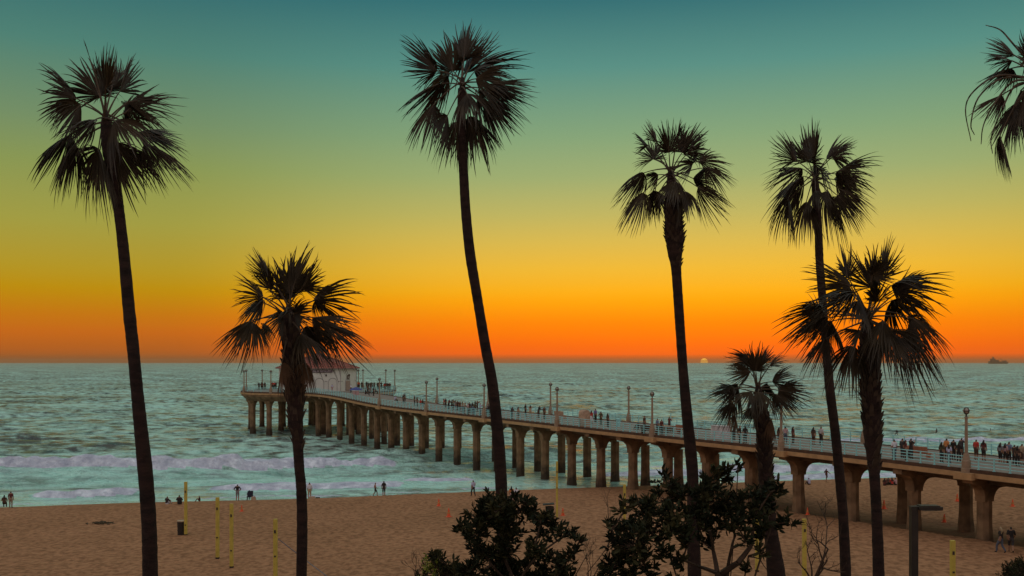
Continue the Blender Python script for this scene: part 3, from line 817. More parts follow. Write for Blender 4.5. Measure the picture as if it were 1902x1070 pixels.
def palm(label, d, trunk, crop, hub, fronds, boots=None, dead=(), seed=1, extra_low=1200):
    rng = random.Random(seed)
    ox, oy, sc = crop
    # trunk: continue below the picture to the ground
    x1, y1, w1 = trunk[-1]; x0, y0, w0 = trunk[-2]
    X = (x1 - CX) / F * d; zg = gz(X, d) - 0.25
    yg = HY + (H - zg) / d * F
    tr = list(trunk)
    sl_ = (x1 - x0) / (y1 - y0)
    if yg > y1 + 20:
        tr += [(x1 + sl_ * 0.5 * (yg - y1) * 0.5, (y1 + yg) / 2, w1 * 1.06), (x1 + sl_ * 0.5 * (yg - y1) * 0.8, yg, w1 * 1.35)]
    path = smooth_path(tr, 12)
    base = px(path[-1][0], path[-1][1], d); base.z = zg + 0.2
    t = thing('palm_tree', base, label, 'palm tree', 'fan palms above the beach')
    hubp = px(ox + hub[0] / sc, oy + hub[1] / sc, d)
    pts = [px(p[0], p[1], d) - base for p in path]
    rad = [max(0.03, p[2] * 0.5 / F * d) * (1 + rng.uniform(-0.02, 0.02)) for i, p in enumerate(path)]
    # finer rings
    P2, R2 = [], []
    for i in range(len(pts) - 1):
        seg = (pts[i + 1] - pts[i]).length; m_ = max(1, int(seg / 0.09))
        for j in range(m_):
            q = j / m_
            P2.append(pts[i].lerp(pts[i + 1], q)); R2.append((rad[i] * (1 - q) + rad[i + 1] * q) * (1 + rng.uniform(-0.018, 0.022)))
    P2.append(pts[-1]); R2.append(rad[-1])
    MB().tube(P2, R2, 14).build('trunk', M_PALM, t, True)
    # crown heart
    hl = hubp - base
    MB().tube([pts[0] + Vector((0, 0, -0.1)), hl, hl + Vector((0, 0, 0.25))], [rad[0] * 1.0, rad[0] * 0.72, 0.05], 9).build('crown_heart', M_PALM, t, True)
    # projected mean reach, for depth
    FR = [f if len(f) == 6 else (*f, '') for f in fronds]
    reach = np.mean([math.hypot(f[2] - hub[0], f[3] - hub[1]) for f in FR]) / sc / F * d
    for i, (bx, by, tx, ty, w, flag) in enumerate(FR):
        e = math.hypot(tx - hub[0], ty - hub[1]) / sc / F * d
        room = math.sqrt(max(0.0, (reach * 1.15) ** 2 - e * e)) if e < reach * 1.15 else 0.0
        sg = -1 if flag == 'f' else rng.choice((-1, 1, 1))
        dep = sg * (room * rng.uniform(0.55, 0.95) + rng.uniform(0.0, 0.35))
        bp_ = px(ox + bx / sc, oy + by / sc, d + dep * 0.5)
        tp_ = px(ox + tx / sc, oy + ty / sc, d + dep)
        frond(bp_, tp_, w, rng, t, base, hubp + Vector((rng.uniform(-.04, .04), dep * 0.05, rng.uniform(-0.15, 0.2))))
    for (bx, by, tx, ty, w) in dead:
        dep = -rng.uniform(0.25, 0.4)
        frond(px(ox + bx / sc, oy + by / sc, d + dep), px(ox + tx / sc, oy + ty / sc, d + dep), w, rng, t, base,
              hubp + Vector((rng.uniform(-.1, .1), dep * 0.6, -0.5)), dry=True)
    if boots:
        ya, yb = boots; cnt = 0
        sel = [p for p in path if ya <= p[1] <= yb]
        yy = ya; row = 0
        step = 0.135 * F / d
        while yy < yb:
            i = min(range(len(path)), key=lambda j: abs(path[j][1] - yy))
            pc, wv = path[i], path[i][2] * 0.5 / F * d
            nrow = max(6, int(2 * math.pi * wv / 0.17))
            for j in range(nrow):
                an = 2 * math.pi * (j + 0.5 * (row % 2)) / nrow + rng.uniform(-0.15, 0.15)
                fade = (yb - yy) / (yb - ya)
                if rng.random() > 0.25 + 1.2 * fade: continue
                p = px(pc[0], yy, d) - base + Vector((math.cos(an), math.sin(an), 0)) * (wv * 0.93)
                sc_b = rng.uniform(0.55, 0.95)
                ob = link('leaf_base', boot_mes[rng.randrange(4)], t, p, (rng.uniform(-0.25, 0.10), rng.uniform(-.2, .2), an - math.pi / 2), (sc_b, sc_b, sc_b * rng.uniform(0.8, 1.2)))
                cnt += 1
                if cnt > 290: break
            yy += step; row += 1
    return t, base, hubp

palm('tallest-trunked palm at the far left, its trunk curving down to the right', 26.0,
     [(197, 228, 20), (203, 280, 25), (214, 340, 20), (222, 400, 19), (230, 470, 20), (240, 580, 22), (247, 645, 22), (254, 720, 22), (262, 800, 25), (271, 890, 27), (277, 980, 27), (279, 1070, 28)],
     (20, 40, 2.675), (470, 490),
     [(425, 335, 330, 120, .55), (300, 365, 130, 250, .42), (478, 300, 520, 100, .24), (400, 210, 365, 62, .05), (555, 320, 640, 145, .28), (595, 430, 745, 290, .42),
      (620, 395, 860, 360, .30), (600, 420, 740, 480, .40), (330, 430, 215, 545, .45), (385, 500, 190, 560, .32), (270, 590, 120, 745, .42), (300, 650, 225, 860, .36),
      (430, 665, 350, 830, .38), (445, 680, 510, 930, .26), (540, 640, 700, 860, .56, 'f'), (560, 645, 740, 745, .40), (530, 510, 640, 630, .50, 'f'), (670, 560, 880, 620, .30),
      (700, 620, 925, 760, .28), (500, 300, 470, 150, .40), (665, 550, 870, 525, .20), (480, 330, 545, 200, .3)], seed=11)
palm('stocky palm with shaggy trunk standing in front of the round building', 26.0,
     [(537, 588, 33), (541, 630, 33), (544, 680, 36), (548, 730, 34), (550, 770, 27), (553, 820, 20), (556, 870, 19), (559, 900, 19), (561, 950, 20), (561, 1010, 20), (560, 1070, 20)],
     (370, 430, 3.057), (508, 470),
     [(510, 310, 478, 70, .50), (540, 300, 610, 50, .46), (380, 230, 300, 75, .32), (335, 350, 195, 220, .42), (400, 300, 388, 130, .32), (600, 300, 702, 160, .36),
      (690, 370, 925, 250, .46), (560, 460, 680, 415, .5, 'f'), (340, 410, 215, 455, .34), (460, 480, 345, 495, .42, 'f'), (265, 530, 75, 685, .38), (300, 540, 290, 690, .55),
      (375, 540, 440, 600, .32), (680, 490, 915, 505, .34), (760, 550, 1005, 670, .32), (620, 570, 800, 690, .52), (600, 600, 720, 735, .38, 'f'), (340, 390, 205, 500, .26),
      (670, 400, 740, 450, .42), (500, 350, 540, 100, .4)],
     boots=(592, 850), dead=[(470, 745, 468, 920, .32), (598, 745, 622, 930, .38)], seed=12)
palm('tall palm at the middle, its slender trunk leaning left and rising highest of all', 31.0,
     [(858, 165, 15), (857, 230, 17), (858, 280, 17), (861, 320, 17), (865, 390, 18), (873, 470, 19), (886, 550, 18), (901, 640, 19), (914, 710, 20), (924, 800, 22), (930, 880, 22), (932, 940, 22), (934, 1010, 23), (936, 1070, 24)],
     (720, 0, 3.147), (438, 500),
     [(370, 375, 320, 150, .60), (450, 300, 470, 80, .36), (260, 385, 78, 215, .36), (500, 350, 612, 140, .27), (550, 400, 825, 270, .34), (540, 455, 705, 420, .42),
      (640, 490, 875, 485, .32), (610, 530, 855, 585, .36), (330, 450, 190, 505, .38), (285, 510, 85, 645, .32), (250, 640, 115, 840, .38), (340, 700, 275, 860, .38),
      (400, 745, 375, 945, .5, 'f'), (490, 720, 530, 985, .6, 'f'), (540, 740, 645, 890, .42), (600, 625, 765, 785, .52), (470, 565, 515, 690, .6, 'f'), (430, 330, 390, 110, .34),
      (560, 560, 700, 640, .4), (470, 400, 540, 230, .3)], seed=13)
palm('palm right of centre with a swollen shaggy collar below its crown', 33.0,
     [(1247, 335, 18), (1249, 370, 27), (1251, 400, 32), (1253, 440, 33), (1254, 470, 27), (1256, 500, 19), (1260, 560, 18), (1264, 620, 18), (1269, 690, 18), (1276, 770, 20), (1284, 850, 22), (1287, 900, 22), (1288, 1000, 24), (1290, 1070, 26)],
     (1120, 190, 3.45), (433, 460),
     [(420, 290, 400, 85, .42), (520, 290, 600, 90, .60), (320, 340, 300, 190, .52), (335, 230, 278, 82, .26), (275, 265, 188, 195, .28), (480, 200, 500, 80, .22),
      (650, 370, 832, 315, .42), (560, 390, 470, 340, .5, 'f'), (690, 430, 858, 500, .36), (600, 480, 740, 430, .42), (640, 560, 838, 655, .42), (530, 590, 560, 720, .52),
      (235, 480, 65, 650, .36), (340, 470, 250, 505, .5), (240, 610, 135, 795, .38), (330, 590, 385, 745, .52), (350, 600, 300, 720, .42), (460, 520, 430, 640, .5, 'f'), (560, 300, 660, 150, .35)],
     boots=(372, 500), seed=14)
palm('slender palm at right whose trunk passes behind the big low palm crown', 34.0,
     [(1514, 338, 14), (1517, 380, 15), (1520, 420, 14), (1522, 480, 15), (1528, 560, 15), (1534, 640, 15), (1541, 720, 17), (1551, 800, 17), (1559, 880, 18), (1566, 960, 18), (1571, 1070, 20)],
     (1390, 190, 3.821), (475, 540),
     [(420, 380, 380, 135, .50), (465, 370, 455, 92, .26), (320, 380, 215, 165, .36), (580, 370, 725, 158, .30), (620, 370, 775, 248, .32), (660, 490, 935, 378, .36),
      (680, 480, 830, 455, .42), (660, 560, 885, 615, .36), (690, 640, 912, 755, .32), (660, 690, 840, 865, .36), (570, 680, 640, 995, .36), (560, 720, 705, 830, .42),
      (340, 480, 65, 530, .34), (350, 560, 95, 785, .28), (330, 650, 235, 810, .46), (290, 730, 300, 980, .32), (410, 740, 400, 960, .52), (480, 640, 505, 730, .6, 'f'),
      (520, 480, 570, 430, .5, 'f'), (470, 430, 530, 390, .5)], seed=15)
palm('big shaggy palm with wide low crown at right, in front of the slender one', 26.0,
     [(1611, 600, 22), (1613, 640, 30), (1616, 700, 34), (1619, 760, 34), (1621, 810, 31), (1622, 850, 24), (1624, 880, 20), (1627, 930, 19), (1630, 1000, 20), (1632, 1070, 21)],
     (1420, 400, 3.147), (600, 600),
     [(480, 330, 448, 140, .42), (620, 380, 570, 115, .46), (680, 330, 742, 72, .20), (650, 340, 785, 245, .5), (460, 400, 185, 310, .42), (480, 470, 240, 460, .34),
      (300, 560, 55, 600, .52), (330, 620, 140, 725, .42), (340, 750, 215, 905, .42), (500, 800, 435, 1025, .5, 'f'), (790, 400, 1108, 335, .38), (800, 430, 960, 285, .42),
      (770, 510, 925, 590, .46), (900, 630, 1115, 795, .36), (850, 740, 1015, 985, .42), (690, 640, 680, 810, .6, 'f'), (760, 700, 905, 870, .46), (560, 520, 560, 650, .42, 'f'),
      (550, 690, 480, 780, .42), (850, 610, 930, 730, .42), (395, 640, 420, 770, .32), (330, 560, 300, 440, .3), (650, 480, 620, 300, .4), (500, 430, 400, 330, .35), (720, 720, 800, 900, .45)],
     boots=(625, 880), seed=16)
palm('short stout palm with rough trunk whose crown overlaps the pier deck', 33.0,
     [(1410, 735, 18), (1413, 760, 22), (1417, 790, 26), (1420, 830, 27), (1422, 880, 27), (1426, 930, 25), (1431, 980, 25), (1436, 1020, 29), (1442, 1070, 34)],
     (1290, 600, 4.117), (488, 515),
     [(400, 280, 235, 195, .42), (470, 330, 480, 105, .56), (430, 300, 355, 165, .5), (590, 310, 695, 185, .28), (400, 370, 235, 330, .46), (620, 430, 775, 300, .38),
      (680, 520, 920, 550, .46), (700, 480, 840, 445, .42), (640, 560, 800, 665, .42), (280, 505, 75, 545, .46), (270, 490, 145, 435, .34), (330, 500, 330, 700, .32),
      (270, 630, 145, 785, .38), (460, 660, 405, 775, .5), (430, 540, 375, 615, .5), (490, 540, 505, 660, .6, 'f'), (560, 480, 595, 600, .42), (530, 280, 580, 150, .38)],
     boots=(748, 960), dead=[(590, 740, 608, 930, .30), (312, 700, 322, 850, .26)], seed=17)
p8, b8, h8 = palm('palm cut off by the right edge high up, only drooping left fronds visible', 22.0,
     [(1930, 150, 24), (1931, 240, 26), (1932, 400, 22), (1936, 650, 24), (1942, 900, 26), (1946, 1070, 28)],
     (1760, 30, 3.451), (585, 360),
     [(405, 230, 268, 105, .28), (390, 280, 235, 238, .28), (385, 350, 235, 445, .34), (320, 525, 145, 645, .36), (440, 580, 300, 800, .38), (345, 800, 402, 1028, .16), (465, 500, 440, 640, .4),
      (500, 250, 480, 40, .3), (660, 260, 800, 120, .45), (700, 360, 930, 380, .45), (640, 480, 740, 700, .5), (560, 240, 620, 20, .45), (520, 510, 560, 740, .45), (420, 620, 400, 880, .3)], seed=18)
for pts_ in (((560, 400), (330, 380), (170, 480), (115, 600), (150, 800)), ((560, 400), (350, 400), (200, 520), (150, 690), (172, 760)), ((560, 330), (430, 190), (340, 90), (245, 58)),
             ((560, 420), (420, 420), (300, 560), (230, 700), (215, 820)), ((560, 420), (430, 450), (340, 620), (280, 780), (288, 880))):
    q = smooth_path([(1760 + a_ / 3.451, 30 + b_ / 3.451, 1) for a_, b_ in pts_], 5)
    rr_ = random.Random(pts_[1][0] * 7 + pts_[1][1])
    MB().tube([px(p[0], p[1], 22 - 0.3 * rr_.random()) - b8 for p in q], [0.028 - 0.020 * i / len(q) for i in range(len(q))], 5).build('flower_stalk', M_PETIOLE, p8)

# ------------------------------------------------------------------ shrubs
def leaf_add(mb, p, dirv, size, rng, m=0):
    dirv = dirv.normalized()
    s = dirv.cross(Vector((rng.uniform(-1, 1), rng.uniform(-1, 1), rng.uniform(-1, 1))))
    if s.length < 1e-3: return
    s.normalize(); n = s.cross(dirv)
    L = size * rng.uniform(0.75, 1.25); w = L * rng.uniform(0.13, 0.19)
    c1 = p + dirv * (L * 0.30); c2 = p + dirv * (L * 0.68) - n * (L * 0.04); tip = p + dirv * L - n * (L * 0.12)
    mb.add([p, c1 + s * w + n * w * 0.4, c1, c1 - s * w + n * w * 0.4, c2 + s * w * 0.9 + n * w * 0.3, c2, c2 - s * w * 0.9 + n * w * 0.3, tip],
           [(0, 2, 1), (0, 3, 2), (1, 2, 5, 4), (2, 3, 6, 5), (4, 5, 7), (5, 6, 7)], m)

def shrub(name, label, cat, d, crop, lobes, root, mats, seed, leaf=0.105, dens=1.0, depth=0.9, arms=(), group=None):
    rng = random.Random(seed); ox, oy, sc = crop
    def P(cx_, cy_, dd): return px(ox + cx_ / sc, oy + cy_ / sc, d + dd)
    rx = P(root[0], root[1], 0); rx.z = gz(rx.x, rx.y) - 0.05
    t = thing(name, rx, label, cat, group)
    nodes = [rx.copy()]; rads = [0.05]
    tw = MB(); fo = MB()
    def limb(a, b, r0, r1):
        m_ = (a + b) * 0.5 + Vector((rng.uniform(-.06, .06), rng.uniform(-.06, .06), rng.uniform(-.03, .06))) * min(1.5, (b - a).length)
        q = [a * (1 - s) ** 2 + m_ * 2 * s * (1 - s) + b * s * s for s in np.linspace(0, 1, 5)]
        tw.tube([x - rx for x in q], [r0 * (1 - s) + r1 * s for s in np.linspace(0, 1, 5)], 5)
    for arm in arms:                       # visible main limbs
        pv = rx
        for i, (ax_, ay_, r_) in enumerate(arm):
            c = P(ax_, ay_, rng.uniform(-0.15, 0.15)); limb(pv, c, r_ * 1.2, r_ * 0.9); nodes.append(c); pv = c
    lob = [(P(x, y, rng.uniform(-depth, depth) * 0.5), r / sc / F * d) for x, y, r in lobes]
    lob.sort(key=lambda q: (q[0] - rx).length)
    for c, r in lob:
        near = min(nodes, key=lambda n_: (n_ - c).length + 0.25 * (n_ - rx).length)
        limb(near, c, 0.017, 0.009); nodes.append(c)
        cnt = max(5, int(dens * 26 * (r / 0.19) ** 2))
        for _ in range(cnt):
            v = Vector((rng.gauss(0, 1), rng.gauss(0, 1), rng.gauss(0, 1))).normalized() * (r * rng.uniform(0.35, 1.05))
            e = c + v
            tdir = (v.normalized() * 0.7 + Vector((rng.uniform(-.4, .4), rng.uniform(-.4, .4), 0.75))).normalized()
            e2 = e + tdir * 0.05
            tw.tube([c + v * 0.2 - rx, c + v * 0.65 - rx + Vector((0, 0, -0.01)), e2 - rx], [0.006, 0.005, 0.003], 3, cap=False)
            mi = 0 if rng.random() < 0.7 else 1
            for _k in range(rng.randint(7, 12)):
                dv = tdir * rng.uniform(0.3, 1.0) + Vector((rng.gauss(0, .55), rng.gauss(0, .55), rng.gauss(0, .4)))
                leaf_add(fo, e + tdir * rng.uniform(-0.05, 0.06) - rx, dv, leaf, rng, mi)
    tw.build('branches', M_TWIG, t)
    f = fo.build('foliage', mats, t); f['kind'] = 'stuff'
    return t

A_L = [(760, 480, 150), (880, 420, 130), (1080, 420, 110), (960, 560, 160), (700, 600, 100), (560, 580, 60), (620, 660, 50), (1170, 440, 55), (1330, 580, 120), (1480, 640, 70), (1600, 680, 55),
       (750, 790, 120), (950, 800, 150), (1200, 760, 90), (1300, 880, 110), (660, 940, 100), (900, 950, 130), (1100, 950, 110), (1450, 950, 90), (780, 340, 50), (820, 330, 50), (980, 320, 60), (1130, 340, 45),
       (1260, 500, 60), (1500, 850, 60), (500, 960, 50), (620, 1040, 120), (900, 1080, 150), (1250, 1080, 140), (1500, 1080, 100), (1560, 780, 35)]
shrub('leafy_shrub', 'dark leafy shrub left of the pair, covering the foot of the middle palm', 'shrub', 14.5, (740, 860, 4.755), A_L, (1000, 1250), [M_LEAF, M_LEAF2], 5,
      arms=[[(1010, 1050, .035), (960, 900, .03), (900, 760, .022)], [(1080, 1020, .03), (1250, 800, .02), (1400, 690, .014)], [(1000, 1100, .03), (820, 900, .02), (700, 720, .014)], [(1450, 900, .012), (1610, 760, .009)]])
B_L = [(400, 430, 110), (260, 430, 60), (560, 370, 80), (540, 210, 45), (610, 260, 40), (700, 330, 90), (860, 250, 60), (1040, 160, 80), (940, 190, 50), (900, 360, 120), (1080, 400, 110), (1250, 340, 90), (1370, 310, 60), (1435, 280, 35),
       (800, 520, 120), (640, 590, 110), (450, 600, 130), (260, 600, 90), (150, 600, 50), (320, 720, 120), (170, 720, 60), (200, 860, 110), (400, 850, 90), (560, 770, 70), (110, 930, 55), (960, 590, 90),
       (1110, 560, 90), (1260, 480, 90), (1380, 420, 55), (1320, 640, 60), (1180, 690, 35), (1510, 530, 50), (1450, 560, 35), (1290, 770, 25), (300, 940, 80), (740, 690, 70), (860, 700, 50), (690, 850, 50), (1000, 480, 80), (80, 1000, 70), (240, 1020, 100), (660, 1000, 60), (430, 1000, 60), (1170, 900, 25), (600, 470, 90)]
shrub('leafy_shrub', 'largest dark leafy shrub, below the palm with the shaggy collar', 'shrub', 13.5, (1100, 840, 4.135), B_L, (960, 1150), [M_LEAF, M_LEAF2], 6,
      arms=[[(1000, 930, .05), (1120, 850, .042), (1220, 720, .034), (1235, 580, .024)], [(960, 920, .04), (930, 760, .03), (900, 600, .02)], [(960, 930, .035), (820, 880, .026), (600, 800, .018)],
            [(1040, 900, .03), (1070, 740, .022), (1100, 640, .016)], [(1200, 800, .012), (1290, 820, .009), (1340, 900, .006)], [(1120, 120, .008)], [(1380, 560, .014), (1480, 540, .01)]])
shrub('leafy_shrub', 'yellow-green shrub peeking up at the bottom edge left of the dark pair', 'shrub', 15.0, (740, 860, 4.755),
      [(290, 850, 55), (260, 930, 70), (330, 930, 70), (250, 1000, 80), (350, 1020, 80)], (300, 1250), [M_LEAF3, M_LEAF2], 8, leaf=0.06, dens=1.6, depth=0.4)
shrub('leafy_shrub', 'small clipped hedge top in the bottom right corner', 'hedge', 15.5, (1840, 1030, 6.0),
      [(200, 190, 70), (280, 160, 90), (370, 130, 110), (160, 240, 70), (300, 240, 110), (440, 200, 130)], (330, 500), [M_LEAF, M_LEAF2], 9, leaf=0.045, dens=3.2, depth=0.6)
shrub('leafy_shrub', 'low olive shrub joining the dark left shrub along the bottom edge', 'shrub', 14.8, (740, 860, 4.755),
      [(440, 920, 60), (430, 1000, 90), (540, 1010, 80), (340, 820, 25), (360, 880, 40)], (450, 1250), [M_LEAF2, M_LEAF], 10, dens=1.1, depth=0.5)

def bare_shrub(label, d, root, arms, seed, r0=0.014):
    rng = random.Random(seed)
    p0 = px(*root, d); g0 = Vector((p0.x, p0.y, gz(p0.x, p0.y) - 0.05))
    t = thing('bare_shrub', g0, label, 'shrub', 'bare twiggy shrubs')
    MB().tube([Vector((0, 0, 0)), (p0 - g0) * 0.5 + Vector((0.03, 0, 0)), p0 - g0], [r0 * 1.6, r0 * 1.3, r0 * 1.1], 6).build('stem', M_TWIG, t)
    def grow(mb, p, dirv, L, r, lev):
        q = [p]; dv = dirv.copy(); n = 5
        for i in range(n):
            dv = (dv + Vector((rng.gauss(0, .16), rng.gauss(0, .12), rng.gauss(0.04, .14)))).normalized()
            q.append(q[-1] + dv * L / n)
        mb.tube([x - g0 for x in q], [r * (1 - 0.55 * i / n) for i in range(n + 1)], 4)
        if lev:
            for k in range(rng.randint(2, 4)):
                i = rng.randint(1, n)
                sd2 = (dv + Vector((rng.uniform(-1.1, 1.1), rng.uniform(-.7, .7), rng.uniform(-.1, .9)))).normalized()
                grow(mb, q[i], sd2, L * rng.uniform(0.4, 0.65), r * 0.55, lev - 1)
    for arm in arms:
        mb = MB()
        a_, b_ = px(*arm[0], d + rng.uniform(-.1, .1)), px(*arm[1], d + rng.uniform(-.2, .2))
        mb.tube([p0 - g0, a_ - g0], [r0, r0 * 0.8], 5)
        grow(mb, a_, (b_ - a_).normalized(), (b_ - a_).length, r0 * 0.75, 3)
        mb.build('branch', M_TWIG, t)
bare_shrub('bare twiggy shrub between the yellow post and the slender palm trunk at right', 13.0, (1508, 1085),
           [((1528, 1040), (1560, 975)), ((1530, 1045), (1520, 985)), ((1538, 1020), (1503, 990)), ((1508, 1060), (1500, 1020)), ((1500, 1065), (1477, 1032)), ((1530, 1055), (1558, 1066)), ((1520, 1060), (1540, 1040))], 3)
bare_shrub('thin bare twigs standing left of the yellow-green shrub', 14.5, (772, 1080), [((772, 1068), (774, 1035)), ((770, 1065), (760, 1045)), ((775, 1062), (786, 1040))], 4, 0.008)
bare_shrub('thin bare twigs rising between the two dark leafy shrubs', 14.0, (1095, 1085), [((1092, 1060), (1088, 1010)), ((1098, 1062), (1104, 1034)), ((1090, 1066), (1128, 1010)), ((1130, 1020), (1136, 945))], 5, 0.008)
bare_shrub('bare twigs poking out of the right side of the left dark shrub', 14.5, (1060, 1085), [((1050, 1060), (1075, 1020)), ((1082, 1045), (1100, 1020)), ((1040, 1050), (1022, 1020))], 6, 0.008)

# ------------------------------------------------------------------ near street light
sp0 = px(1697, 1070, 17.0); sp0.z = gz(sp0.x, sp0.y)
st = thing('street_light', sp0, 'dark square street light with flat head at lower right', 'street light')
ztop = px(1697, 940, 17.0).z - sp0.z
MB().box((0, 0, ztop / 2), (0.115, 0.115, ztop)).build('pole', M_STREET, st)
MB().box((0, 0, 0.15), (0.3, 0.3, 0.3)).build('base', M_STREET, st)
hd = MB().box((0.255, 0, ztop - 0.03), (0.39, 0.24, 0.055)).box((0.25, 0, ztop + 0.006), (0.33, 0.2, 0.018)).build('lamp_head', M_STREET, st)
MB().box((0.27, 0, ztop - 0.064), (0.3, 0.18, 0.012)).build('lens', M_GLOBE, hd)

# ------------------------------------------------------------------ people
POSES = {}
def person_mesh(pose, shorts=False, longhair=False):
    key = (pose, shorts, longhair)
    if key in POSES: return POSES[key]
    J = dict(pel=(0, 0, .93), spi=(0, 0, 1.13), che=(0, 0, 1.33), nek=(0, .005, 1.475), hed=(0, .02, 1.57), top=(0, .01, 1.665), nos=(0, .105, 1.575),
             shl=(-.175, 0, 1.40), ell=(-.235, -.02, 1.13), wrl=(-.235, .05, .90), hal=(-.225, .08, .80), thl=(-.19, .10, .84),
             shr=(.175, 0, 1.40), elr=(.235, -.02, 1.13), wrr=(.235, .05, .90), har=(.225, .08, .80), thr=(.19, .10, .84),
             hil=(-.09, 0, .88), knl=(-.10, .03, .49), anl=(-.105, -.01, .08), tol=(-.12, .14, .035),
             hir=(.09, 0, .88), knr=(.10, .03, .49), anr=(.105, -.01, .08), tor=(.12, .14, .035))
    if pose == 'phone':      # both hands raised in front of the face
        J.update(ell=(-.24, .16, 1.24), wrl=(-.09, .34, 1.45), hal=(-.06, .37, 1.53), thl=(-.03, .36, 1.50), elr=(.24, .16, 1.24), wrr=(.09, .34, 1.45), har=(.06, .37, 1.53), thr=(.03, .36, 1.50))
    elif pose == 'lean':     # forearms resting on a rail
        J.update(che=(0, .12, 1.28), spi=(0, .05, 1.1), nek=(0, .19, 1.41), hed=(0, .22, 1.50), top=(0, .22, 1.60), nos=(0, .31, 1.50), shl=(-.18, .14, 1.34), shr=(.18, .14, 1.34),
                 ell=(-.23, .28, 1.10), wrl=(-.10, .46, 1.08), hal=(-.03, .50, 1.08), thl=(-.05, .49, 1.12), elr=(.23, .28, 1.10), wrr=(.10, .46, 1.08), har=(.03, .50, 1.08), thr=(.05, .49, 1.12))
    elif pose == 'walk':
        J.update(knl=(-.09, .22, .50), anl=(-.09, .24, .09), tol=(-.09, .38, .06), knr=(.09, -.02, .50), anr=(.09, -.28, .16), tor=(.09, -.18, .04),
                 ell=(-.24, -.12, 1.15), wrl=(-.22, -.06, .93), hal=(-.21, -.02, .84), thl=(-.18, .01, .87), elr=(.24, .06, 1.14), wrr=(.21, .24, .98), har=(.20, .31, .92), thr=(.17, .31, .96))
    elif pose == 'akimbo':
        J.update(ell=(-.36, -.04, 1.15), wrl=(-.20, .06, 1.0), hal=(-.15, .09, .96), thl=(-.15, .04, .99), elr=(.36, -.04, 1.15), wrr=(.20, .06, 1.0), har=(.15, .09, .96), thr=(.15, .04, .99))
    elif pose == 'run':
        J.update(knl=(-.09, .30, .62), anl=(-.09, .10, .28), tol=(-.09, .22, .20), knr=(.09, -.08, .48), anr=(.09, -.20, .08), tor=(.09, -.06, .035),
                 ell=(-.28, -.16, 1.22), wrl=(-.26, .06, 1.12), hal=(-.24, .13, 1.14), thl=(-.21, .12, 1.16), elr=(.36, .08, 1.2), wrr=(.44, .22, 1.10), har=(.46, .28, 1.06), thr=(.43, .28, 1.09))
    elif pose == 'sit':      # on the ground, knees drawn up
        dz = -.82
        for k_ in ('pel', 'spi', 'che', 'nek', 'hed', 'top', 'nos', 'shl', 'shr', 'hil', 'hir'): J[k_] = (J[k_][0], J[k_][1] + (0.05 if k_ in ('che', 'nek', 'hed', 'top', 'nos') else 0), J[k_][2] + dz)
        J.update(knl=(-.14, .36, .44), anl=(-.12, .55, .08), tol=(-.12, .68, .04), knr=(.14, .36, .44), anr=(.12, .55, .08), tor=(.12, .68, .04),
                 ell=(-.26, .14, .38), wrl=(-.14, .34, .42), hal=(-.08, .40, .42), thl=(-.09, .38, .45), elr=(.26, .14, .38), wrr=(.14, .34, .42), har=(.08, .40, .42), thr=(.09, .38, .45))
    elif pose == 'chair':    # seated on a chair or bench, 0.45 m seat
        dz = -.42
        for k_ in ('pel', 'spi', 'che', 'nek', 'hed', 'top', 'nos', 'shl', 'shr', 'hil', 'hir'): J[k_] = (J[k_][0], J[k_][1], J[k_][2] + dz)
        J.update(knl=(-.12, .42, .52), anl=(-.12, .42, .08), tol=(-.12, .56, .04), knr=(.12, .42, .52), anr=(.12, .42, .08), tor=(.12, .56, .04),
                 ell=(-.25, .06, .76), wrl=(-.16, .28, .64), hal=(-.12, .35, .62), thl=(-.10, .33, .65), elr=(.25, .06, .76), wrr=(.16, .28, .64), har=(.12, .35, .62), thr=(.10, .33, .65))
    elif pose == 'surf':     # sitting astride a board, legs under water
        dz = -.75
        for k_ in ('pel', 'spi', 'che', 'nek', 'hed', 'top', 'nos', 'shl', 'shr', 'hil', 'hir'): J[k_] = (J[k_][0], J[k_][1], J[k_][2] + dz)
        J.update(knl=(-.34, .18, .06), anl=(-.36, .12, -.30), tol=(-.36, .25, -.34), knr=(.34, .18, .06), anr=(.36, .12, -.30), tor=(.36, .25, -.34),
                 ell=(-.26, .08, .42), wrl=(-.18, .26, .28), hal=(-.16, .32, .24), thl=(-.13, .30, .26), elr=(.26, .08, .42), wrr=(.18, .26, .28), har=(.16, .32, .24), thr=(.13, .30, .26))
    RD = dict(pel=(.135, .10), spi=(.12, .085), che=(.155, .10), nek=(.05, .05), hed=(.075, .088), top=(.055, .065), nos=(.014, .014),
              sh=(.062, .062), el=(.045, .045), wr=(.032, .028), ha=(.036, .018), th=(.014, .014), hi=(.095, .095), kn=(.062, .062), an=(.042, .045), to=(.036, .03))
    E = [('pel', 'spi'), ('spi', 'che'), ('che', 'nek'), ('nek', 'hed'), ('hed', 'top'), ('hed', 'nos')]
    for s_ in 'lr':
        E += [('che', 'sh' + s_), ('sh' + s_, 'el' + s_), ('el' + s_, 'wr' + s_), ('wr' + s_, 'ha' + s_), ('wr' + s_, 'th' + s_), ('pel', 'hi' + s_), ('hi' + s_, 'kn' + s_), ('kn' + s_, 'an' + s_), ('an' + s_, 'to' + s_)]
    if longhair:
        t_ = J['top']; h_ = J['hed']
        J['lh1'] = (h_[0], h_[1] - .10, h_[2] - .02); J['lh2'] = (h_[0], h_[1] - .125, h_[2] - .2)
        RD['lh1'] = (.075, .05); RD['lh2'] = (.07, .035); E += [('top', 'lh1'), ('lh1', 'lh2')]
    names = list(J); idx = {n_: i for i, n_ in enumerate(names)}
    me = bpy.data.meshes.new('person'); me.from_pydata([J[n_] for n_ in names], [(idx[a_], idx[b_]) for a_, b_ in E], [])
    ob = bpy.data.objects.new('tmp_person', me); col.objects.link(ob)
